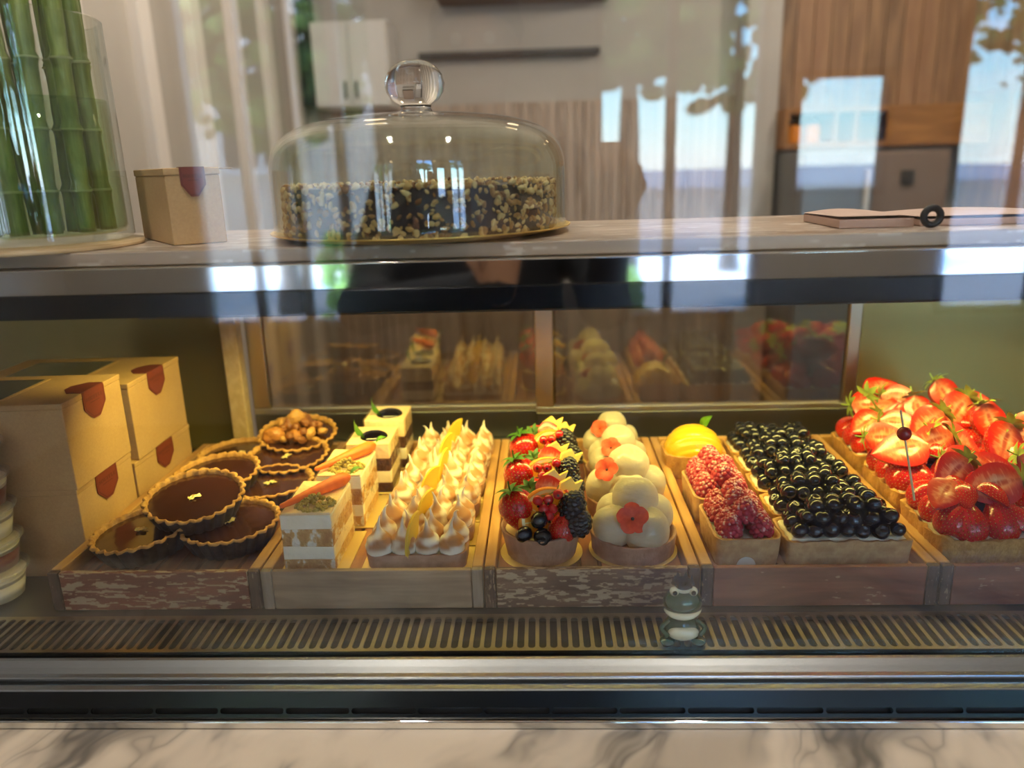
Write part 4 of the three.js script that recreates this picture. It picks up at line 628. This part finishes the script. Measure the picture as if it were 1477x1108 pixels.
// ---------- kraft boxes ----------
const tagTex = (() => { const c = document.createElement('canvas'); c.width = 256; c.height = 256; const g = c.getContext('2d'); g.fillStyle = '#7d3729'; g.fillRect(0, 0, 256, 256); g.fillStyle = '#4c1a14'; g.textAlign = 'center'; g.font = 'bold 44px serif'; g.fillText('SOUFFLE', 128, 92); g.fillRect(70, 110, 116, 5); g.font = 'bold 17px serif'; g.strokeStyle = '#5a2018'; g.lineWidth = 7; g.beginPath(); g.moveTo(14, 0); g.lineTo(14, 150); g.lineTo(90, 240); g.lineTo(166, 240); g.lineTo(242, 150); g.lineTo(242, 0); g.stroke(); const t = new THREE.CanvasTexture(c); t.colorSpace = THREE.SRGBColorSpace; return t; })();
const tagMat = std({ map: tagTex, roughness: 0.5 });
const tagFlat = (W, H) => { const s = new THREE.Shape([[-W / 2, 0], [W / 2, 0], [W / 2, -H * 0.6], [W * 0.15, -H], [-W * 0.15, -H], [-W / 2, -H * 0.6]].map(p => new THREE.Vector2(...p))); const g = new THREE.ExtrudeGeometry(s, { depth: 0.0006, bevelEnabled: false }), p = g.attributes.position, uv = g.attributes.uv; for (let i = 0; i < p.count; i++) uv.setXY(i, p.getX(i) / W + 0.5, 1 + p.getY(i) / H); return g; };
function kraftBox(label, cx, cz, y, L, W, H, turn, tagDir, windowed, group, ts = 1) { // long side along x, its tag on the +x end or the +z side
  const t = thing('kraft_box', label, 'box', group, V3(cx, y, cz)); t.rotation.y = turn;
  part('body', grain(rbx(-L / 2, L / 2, 0.0002, H - 0.006, -W / 2, W / 2, 0.0012), 'x', 0.12, cx), M.kraft, t);
  const lid = part('lid', grain(join([rbx(-L / 2 - 0.0006, L / 2 + 0.0006, H - 0.006, H, -W / 2 - 0.0006, W / 2 + 0.0006, 0.001)]), 'x', 0.12, cx + .3), M.kraft, t);
  const TW = 0.043 * ts, THh = 0.032 * (ts < 1 ? 0.75 : 1), f = part('paper_seal', tagFlat(TW, THh), tagMat, t, 'dark red paper seal'), top = part('paper_seal', tagFlat(TW, 0.026 * ts), M.tag, t, 'dark red paper seal');
  if (tagDir === 'x') { place(f, L / 2 + 0.0007, H + 0.0002, 0, 0, Math.PI / 2, 0); top.position.set(L / 2 + 0.0004, H + 0.0001, 0); top.quaternion.setFromRotationMatrix(new THREE.Matrix4().makeBasis(V3(0, 0, 1), V3(1, 0, 0), V3(0, 1, 0))); }
  else { place(f, 0, H + 0.0002, W / 2 + 0.0007); top.quaternion.setFromRotationMatrix(new THREE.Matrix4().makeBasis(V3(-1, 0, 0), V3(0, 0, 1), V3(0, 1, 0))); top.position.set(0, H + 0.0001, W / 2 + 0.0004); }
  if (windowed) { part('window_frame', grain(bx(-L * 0.38, L * 0.16, H, H + 0.0006, -W * 0.36, W * 0.36), 'x', 0.1), M.kraft, lid); part('window_film', bx(-L * 0.36, L * 0.14, H + 0.0006, H + 0.0010, -W * 0.33, W * 0.33), phy({ color: 0x6d6a60, roughness: 0.06, clearcoat: 1 }), lid); }
  return t;
}
const KG = 'stacked kraft boxes';
kraftBox('lower front kraft box with red seal, standing on the case floor', -0.5845, -0.1225, 0.0004, 0.2, 0.112, 0.0990, 0.012, 'x', false, KG);
kraftBox('upper front kraft box with SOUFFLE seal, on top of another', -0.5820, -0.1200, 0.0996, 0.2, 0.116, 0.0935, 0.03, 'x', true, KG);
kraftBox('lower rear kraft box, half hidden behind the front stack', -0.5845, -0.2560, 0.0004, 0.2, 0.146, 0.0830, 0.0, 'x', false, KG);
kraftBox('upper rear kraft box, topmost of the stack behind', -0.5835, -0.2580, 0.0836, 0.2, 0.136, 0.0945, 0.02, 'x', true, KG);

// ---------- layered dessert cups ----------
{ const cupG = lathe([[0.0001, 0], [0.026, 0], [0.0275, 0.001], [0.0325, 0.029], [0.0345, 0.0295], [0.0345, 0.031], [0.032, 0.031]], 48), lowG = lathe([[0, 0.0012], [0.0265, 0.0012], [0.0300, 0.0185], [0, 0.0185]], 40), upG = lathe([[0, 0.0187], [0.0302, 0.0187], [0.0316, 0.0265], [0, 0.0265]], 40), lid = lathe([[0, 0.0312], [0.0352, 0.0312], [0.0352, 0.0298], [0.0358, 0.0298], [0.0358, 0.0326], [0, 0.0326]], 48);
  for (let k = 0; k < 5; k++) { const red = k % 2 === 1; const t = thing('dessert_cup', ['white cream cup at the bottom of the cup stack', 'red berry cup second from the bottom of the stack', 'cream cup in the middle of the cup stack', 'red berry cup second from the top of the stack', 'cream cup on top of the cup stack'][k], 'cup', 'stacked dessert cups', V3(-0.5635, 0.0003 + k * 0.0330, -0.0290)); part('cup', cupG, M.cupPlastic, t, 'clear plastic cup'); part('lower_layer', lowG, red ? M.berrySauce : M.cream, t); part('upper_layer', upG, M.cream, t); part('lid', lid, M.cupPlastic, t, 'clear lid'); } }

// ---------- frog figurine on the grille ----------
{ const f = thing('frog_figurine', 'small glossy green frog figurine wearing a black crown', 'figurine', null, V3(0.1175, 0.0004, 0.0500));
  part('body', lathe([[0, 0.003], [0.011, 0.003], [0.0165, 0.008], [0.0165, 0.014], [0.012, 0.021], [0.008, 0.025], [0, 0.026]], 32).scale(1, 1, 0.8), M.frogGreen, f);
  part('belly', ball(0.0130, 24, 16).scale(1.05, 0.55, 0.5).translate(0, 0.0115, 0.0085), M.frogCream, f);
  part('head', ball(0.0170, 30, 20).scale(1, 0.72, 0.72).translate(0, 0.0375, 0), M.frogGreen, f);
  part('mouth', weld(grid((u, v) => { const a = -1.35 + u * 2.7, b = v * Math.PI * 2, R = 0.0165, r = 0.0030 * Math.sin(Math.PI * (0.1 + 0.8 * u)); return [R * Math.sin(a) + r * Math.cos(b) * 0.3, 0.0315 - 0.0025 * Math.cos(a) + r * Math.cos(b), R * 0.72 * Math.cos(a) + r * Math.sin(b)]; }, 24, 10)), M.frogCream, f, 'wide cream mouth');
  for (const s of [-1, 1]) { const e = part('eye', ball(0.0042, 16, 12).translate(s * 0.0080, 0.0490, 0.0035), M.frogCream, f); part('pupil', ball(0.0022, 12, 8).translate(s * 0.0080, 0.0492, 0.0068), M.frogCrown, e); part('foot', ball(0.0068, 18, 12).scale(1, 0.42, 1.1).translate(s * 0.0135, 0.0029, 0.0075), M.frogGreen, f); part('arm', tube([[s * 0.012, 0.021, 0.004], [s * 0.0185, 0.015, 0.007], [s * 0.0135, 0.0105, 0.0125]], 0.0023, 10, 8), M.frogGreen, f); }
  const crown = []; for (let k = 0; k < 6; k++) { const a = k / 6 * Math.PI * 2; crown.push(new THREE.ConeGeometry(0.0034, 0.0085, 8).translate(0.0072 * Math.cos(a), 0.0590, 0.0072 * Math.sin(a))); }
  crown.push(lathe([[0.0058, 0.0485], [0.0062, 0.0485], [0.0088, 0.057], [0.0080, 0.057], [0.0055, 0.0490]], 24)); part('crown', join(crown), M.frogCrown, f, 'black pointed crown'); part('crown_band', lathe([[0.0063, 0.0488], [0.0074, 0.0490], [0.0076, 0.0520], [0.0070, 0.0525]], 24), M.frogCream, f); }

// ---------- on top of the case ----------
const BT = 0.3502;
single('display_board', grain(rbx(XL, XR, 0.3386, BT, -0.182, 0.036, 0.0016), 'x', 0.5), M.whitewash, 'whitewashed wooden board lying along the case top', 'board');
{ const cx = -0.1090, cz = -0.0700;
  const p = thing('cake_plate', 'gold rimmed cake plate under the glass dome', 'plate', null, V3(cx, BT + 0.0003, cz)); part('plate_disc', lathe([[0, 0], [0.10, 0], [0.112, 0.001], [0.1275, 0.0050], [0.1282, 0.0062], [0.1270, 0.0064], [0.112, 0.0032], [0, 0.003]], 72), M.gold, p); p.scale.set(1.06, 1, 1.06);
  const c = thing('nut_cake', 'round chocolate cake coated in chopped hazelnuts under the dome', 'cake', null, V3(cx, BT + 0.0036, cz)), R = 0.1210, H = 0.0405;
  part('cake_body', lumpy(lathe([[0, 0], [R - 0.001, 0], [R, 0.002], [R, H * 0.3], [R, H * 0.65], [R - 0.002, H - 0.001], [R - 0.006, H], [R * 0.6, H], [0, H]], 120), 0.0011, 150, 4), M.chocolate, c);
  const nutG = [0, 1, 2].map(k => lumpy(new THREE.IcosahedronGeometry(0.0030, 1), 0.0011, 500, k + 1).scale(1.25, 0.9, 0.75)), L = [[], [], [], []];
  for (let k = 0; k < 1350; k++) { const top = k > 1000, a = rr(0, Math.PI * 2), g = nutG[k % 3].clone(), s = rr(0.4, 1.0); g.scale(s, s, s); g.rotateX(rr(0, 6)); g.rotateZ(rr(0, 6)); const r = top ? (rnd() < 0.7 ? rr(R * 0.9, R) : R * Math.sqrt(rnd())) : R + 0.0004; g.rotateY(a); g.translate(r * Math.sin(a), top ? H + rr(0, .0012) : rr(0.002, H), r * Math.cos(a)); L[Math.floor(rnd() * 3.4)].push(g); }
  L.forEach((l, i) => { const m = part('chopped_hazelnuts', join(l), M.chopped[i], c, 'pale chopped hazelnut coating'); m.userData.kind = 'stuff'; });
  const d = thing('glass_cake_dome', 'clear glass cake dome with a round knob', 'cake dome', null, V3(cx, BT + 0.0070, cz)); d.scale.set(1.095, 0.965, 1.095);
  const prof = [[0.1205, 0], [0.1205, 0.045], [0.1198, 0.058], [0.1165, 0.070], [0.1105, 0.0795], [0.1005, 0.0875], [0.086, 0.0935], [0.064, 0.0980], [0.036, 0.1008], [0.012, 0.1018]], inn = prof.map(([r, y]) => [Math.max(0.0005, r - 0.0028), y ? y - 0.0028 * smooth(0.05, 0.1, y) : 0]);
  const sm = pts => new THREE.CatmullRomCurve3(pts.map(q => V3(q[0], q[1], 0))).getPoints(60).map(q => [q.x, q.y]);
  part('dome_wall', lathe([...sm(inn).reverse(), ...sm(prof)], 96), M.domeGlass, d, 'clear glass wall');
  part('knob', lathe([[0, 0.1005], [0.014, 0.1005], [0.0135, 0.1035], [0.0118, 0.106], [0.0130, 0.109], [0.0190, 0.1135], [0.0230, 0.1200], [0.0242, 0.1272], [0.0228, 0.1345], [0.0185, 0.1412], [0.012, 0.1455], [0.006, 0.1472], [0, 0.1476]], 56), M.solidGlass, d, 'round solid glass knob'); }
{ const b = kraftBox('tan kraft box with dark seal standing beside the bamboo vase', -0.3320, -0.0640, BT + 0.0002, 0.0450, 0.120, 0.0640, 0.66, 'z', false, null, 0.48);
  part('lid_flap', grain(rbx(0.0232, 0.034, 0.0625, 0.0632, -0.058, 0.060, 0.0003), 'x', 0.1), M.kraft, b); }
single('round_board', disc(0.087, 0.0045).translate(-0.4450, BT + 0.0002, -0.0220), M.lightBoard, 'round pale wooden board under the glass vase', 'board');
{ const cx = -0.4455, cz = -0.0350, yb = BT + 0.0050, R = 0.0740;
  const v = thing('glass_vase', 'clear cylindrical glass vase filled with water', 'vase', null, V3(cx, yb, cz));
  part('vase_wall', lathe([[0.0005, 0.006], [R - 0.006, 0.006], [R - 0.004, 0.012], [R - 0.0045, 0.182], [R - 0.0025, 0.184], [R, 0.182], [R + 0.001, 0.004], [R - 0.002, 0], [0.0005, 0]], 72), M.domeGlass, v, 'clear glass wall');
  part('water', lathe([[0.0005, 0.0068], [R - 0.0068, 0.0068], [R - 0.0050, 0.013], [R - 0.0050, 0.118], [0.0005, 0.118]], 64), M.water, v, 'clear water');
  const segs = (L) => { const pts = []; let y = 0; const node = [0.035, 0.085, 0.14, 0.21, 0.29]; for (let k = 0; k <= 60; k++) { y = L * k / 60; let r = 0.0072; for (const n of node) { r += 0.0016 * Math.exp(-(((y - n) / 0.0028) ** 2)); r -= 0.0007 * Math.exp(-(((y - n - 0.006) / 0.004) ** 2)); } pts.push([r, y]); } return [[0, 0], ...pts, [0, L]]; };
  const stemG = [0.27, 0.29, 0.25].map(L => lathe(segs(L), 18)), nodeG = lathe([[0.0080, -0.0012], [0.0093, 0], [0.0080, 0.0012]], 18);
  const spots = [[0.052, 0.018, -.10, .06], [0.034, 0.038, -.02, -.08], [0.012, 0.050, .08, -.03], [-0.012, 0.050, -.10, .02], [-0.034, 0.036, .12, .03], [0.056, -0.010, .0, .04], [0.036, 0.008, -.14, .0], [0.016, 0.026, .14, .05], [-0.008, 0.026, -.05, -.1], [0.040, -0.030, -.1, .04], [0.010, -0.004, .09, .0], [0.014, -0.040, -.02, .06], [-0.030, 0.010, .06, .05], [-0.050, 0.014, .02, -.03]];
  spots.forEach(([x, z, tz, tx], k) => { const s = thing('bamboo_stem', 'green bamboo stem standing in the glass vase', 'plant', 'bamboo stems in the vase'); place(s, cx + x * 0.98, yb + 0.0082, cz + z * 0.98, tx * 0.5, k, tz * 0.35); s.rotation.order = 'XZY'; part('cane', grain(stemG[k % 3].clone(), 'y', 0.1, k * .2), M.bamboo, s); for (const n of [0.035, 0.085, 0.14, 0.21]) place(part('node_ring', nodeG, M.bambooNode, s), 0, n, 0);
    for (let q = 0; q < 2; q++) { const g = leafGeo(0.09, 0.010, 0.08, 0.2); place(part('bamboo_leaf', g, M.leaf, s), 0, 0.215 + q * 0.02, 0, 0, q * 2.2 + k, 1.3 + q * .1); } });
}
// flat cartons at the other end of the board
{ const mk = (label, px0, px1, h, z, d) => { const a = onZ(px0, 332, z), b = onZ(px1, 332, z), t = thing('flat_carton', label, 'carton', null, V3((a.x + b.x) / 2, BT + 0.0003, z - d / 2)), w = b.x - a.x; const m = std({ color: 0xb49484, roughness: 0.75 }); part('bottom_sheet', rbx(-w / 2, w / 2, 0, h * 0.55, -d / 2, d / 2, 0.001), m, t); part('top_sheet', grid((u, v) => [(u - .5) * w * 1.02, h * 0.6 + 0.003 * Math.sin(u * 3) * (1 - v) + 0.002 * v, (v - .5) * d], 12, 6), std({ color: 0xc3a696, roughness: 0.75, side: THREE.DoubleSide }), t); };
  mk('folded pinkish brown carton lying on the display board', 1210, 1318, 0.0130, 0.000, 0.09); mk('long flat pinkish brown carton at the end of the display board', 1326, 1560, 0.0100, -0.004, 0.09);
  const p = onZ(1337, 331, 0.01); single('black_tape_roll', new THREE.TorusGeometry(0.0065, 0.0028, 12, 28).translate(p.x, BT + 0.0096, 0.016), M.blackMatt, 'small black tape roll between the flat cartons', 'tape roll'); }

// ---------- the photographer, mirrored in the polished strip ----------
{
  const capsule = (p, a, b, ra, rb) => { const bax = b[0] - a[0], bay = b[1] - a[1], baz = b[2] - a[2], px = p[0] - a[0], py = p[1] - a[1], pz = p[2] - a[2], h = clamp((px * bax + py * bay + pz * baz) / (bax * bax + bay * bay + baz * baz + 1e-9)); return Math.hypot(px - bax * h, py - bay * h, pz - baz * h) - lerp(ra, rb, h); };
  const smin = (a, b, k) => { const h = Math.max(k - Math.abs(a - b), 0) / k; return Math.min(a, b) - h * h * k * 0.25; };
  function mesher(center, half, res, bones, k) { // half = half side of the cube that holds the bones
    const mc = new MarchingCubes(res, M.jacket, false, false, 90000), f = mc.field, hs = res / 2; let i = 0;
    for (let z = 0; z < res; z++) for (let y = 0; y < res; y++) for (let x = 0; x < res; x++, i++) {
      const p = [center[0] + (x - hs) / hs * half, center[1] + (y - hs) / hs * half, center[2] + (z - hs) / hs * half]; let d = 1;
      for (const b of bones) { const e = b.length > 4 || b[0].length ? (b[5] ? (() => { const q = [b[0][0] + (p[0] - b[0][0]) / b[5][0], b[0][1] + (p[1] - b[0][1]) / b[5][1], b[0][2] + (p[2] - b[0][2]) / b[5][2]]; return capsule(q, b[0], b[1], b[2], b[3]) * Math.min(...b[5]); })() : capsule(p, b[0], b[1], b[2], b[3])) : 1; d = smin(d, e, b[4] ?? k); }
      f[i] = -d;
    }
    mc.isolation = 0; mc.update();
    const n = mc.count, g = new THREE.BufferGeometry(), P = mc.positionArray.slice(0, n * 3), N = mc.normalArray.slice(0, n * 3);
    for (let j = 0; j < n; j++) for (let c = 0; c < 3; c++) P[j * 3 + c] = center[c] + P[j * 3 + c] * half;
    g.setAttribute('position', new THREE.BufferAttribute(P, 3)); g.setAttribute('normal', new THREE.BufferAttribute(N, 3)); return g;
  }
  const X = -0.12, Z = 1.14, sh = 0.43, wl = [-0.070, 0.222, 0.716], wr = [0.115, 0.330, 0.735];
  const bones = [
    [[X, 0.05, Z], [X, 0.28, Z], 0.125, 0.135, 0.06, [1.2, 1, 0.85]], [[X, 0.28, Z], [X, 0.40, Z], 0.13, 0.10, 0.06, [1.35, 1, 0.8]], [[X, -0.06, Z], [X, 0.05, Z], 0.125, 0.12, 0.06, [1.25, 1, 0.9]],
    [[X, 0.42, Z], [X, 0.52, Z - 0.015], 0.055, 0.048, 0.04],
    ...[-1, 1].flatMap(s => { const w = s < 0 ? wl : wr, el = [X + s * 0.245, 0.135, Z - 0.10]; return [[[X + s * 0.165, sh - 0.03, Z], el, 0.058, 0.046, 0.05], [el, w, 0.045, 0.030, 0.03], [[X + s * 0.09, -0.08, Z], [X + s * 0.10, -0.48, Z - 0.01], 0.088, 0.062, 0.05], [[X + s * 0.10, -0.48, Z - 0.01], [X + s * 0.10, -0.86, Z + 0.02], 0.060, 0.042, 0.03], [[X + s * 0.10, -0.905, Z + 0.03], [X + s * 0.115, -0.91, Z - 0.15], 0.042, 0.034, 0.03]]; })];
  const body = mesher([X, -0.04, 1.0], 0.98, 112, bones, 0.04);
  const hx = X, hy = 0.635, hz = Z - 0.03;
  const head = mesher([hx, hy - 0.02, hz], 0.19, 60, [[[hx, hy + 0.03, hz + 0.012], [hx, hy + 0.02, hz + 0.02], 0.082, 0.085, 0.03, [0.92, 1.1, 1.1]], [[hx, hy - 0.055, hz - 0.022], [hx, hy - 0.085, hz - 0.04], 0.056, 0.034, 0.05], [[hx, hy + 0.0, hz - 0.088], [hx, hy - 0.028, hz - 0.104], 0.008, 0.013, 0.02], [[hx - 0.02, hy - 0.062, hz - 0.082], [hx + 0.02, hy - 0.062, hz - 0.082], 0.007, 0.007, 0.01], [[hx - 0.078, hy - 0.0, hz + 0.01], [hx - 0.080, hy - 0.035, hz + 0.005], 0.013, 0.009, 0.012], [[hx + 0.078, hy - 0.0, hz + 0.01], [hx + 0.080, hy - 0.035, hz + 0.005], 0.013, 0.009, 0.012], [[hx, hy - 0.07, hz + 0.01], [hx, hy - 0.16, hz + 0.025], 0.052, 0.052, 0.03]], 0.02);
  const hand = (w, s) => { const b = [[[w[0], w[1] - 0.004, w[2]], [w[0] - s * 0.004, w[1] + 0.045, w[2] - 0.016], 0.026, 0.030, 0.02, [1.1, 1, 0.7]]];
    for (let k = 0; k < 4; k++) { const x = w[0] - s * (0.026 - k * 0.0175), L = [0.8, 1, 0.95, 0.75][k], y = w[1] + 0.052 + [0, .004, .003, -.004][k], z = w[2] - 0.024; b.push([[x, y - 0.012, z + 0.008], [x - s * 0.004, y + 0.022 * L, z - 0.022], 0.0092, 0.0088, 0.005], [[x - s * 0.004, y + 0.022 * L, z - 0.022], [x - s * 0.008, y + 0.044 * L, z - 0.016], 0.0088, 0.0082, 0.004], [[x - s * 0.008, y + 0.044 * L, z - 0.016], [x - s * 0.009, y + 0.058 * L, z - 0.004], 0.0082, 0.0074, 0.004]); }
    b.push([[w[0] + s * 0.022, w[1] + 0.014, w[2] + 0.006], [w[0] + s * 0.040, w[1] + 0.042, w[2] + 0.010], 0.0125, 0.0105, 0.01], [[w[0] + s * 0.040, w[1] + 0.042, w[2] + 0.010], [w[0] + s * 0.034, w[1] + 0.070, w[2] + 0.006], 0.0105, 0.0085, 0.005]);
    return mesher([w[0], w[1] + 0.03, w[2] - 0.01], 0.085, 56, b, 0.006); };
  const tint = (g, c) => { const a = new Float32Array(g.attributes.position.count * 3); for (let i = 0; i < a.length; i += 3) a.set(c, i); g.setAttribute('color', new THREE.BufferAttribute(a, 3)); return g; };
  const cloth = [0.012, 0.014, 0.02], skin = [0.46, 0.26, 0.17];
  const g = mergeGeometries([tint(body, cloth), tint(head, skin), tint(hand(wl, -1), skin), tint(hand(wr, 1), skin)]);
  const p = thing('person', 'person in dark clothing holding up a phone, mirrored in polished strip', 'person'); part('body', g, std({ vertexColors: true, roughness: 0.75 }), p);
  part('hair', lumpy(new THREE.SphereGeometry(0.094, 32, 20, 0, Math.PI * 2, 0, Math.PI * 0.62).scale(0.98, 1.12, 1.1), 0.004, 40, 3).rotateX(0.55).translate(hx, hy + 0.030, hz + 0.020), M.hair, p);
  for (const s of [-1, 1]) part('eye', ball(0.011, 14, 10).translate(hx + s * 0.031, hy + 0.003, hz - 0.075), M.whitePaint, p);
  const ph = thing('phone', 'black phone held up in both hands', 'phone'); part('case_body', rbx(-0.082, 0.082, -0.039, 0.039, 0, 0.009, 0.004).translate(0.035, 0.372, 0.690), M.blackMatt, ph); part('screen', rbx(-0.078, 0.078, -0.035, 0.035, 0, 0.001, 0.0004).translate(0.035, 0.372, 0.6992), M.blackGloss, ph);
  part('camera_bump', rbx(-0.012, 0.012, -0.03, 0.03, -0.002, 0, 0.0008).translate(-0.032, 0.372, 0.690), M.blackGloss, ph);
}

scene.traverse(o => { if (o.isMesh) { o.castShadow = true; o.receiveShadow = true; } });
renderer.render(scene, camera);
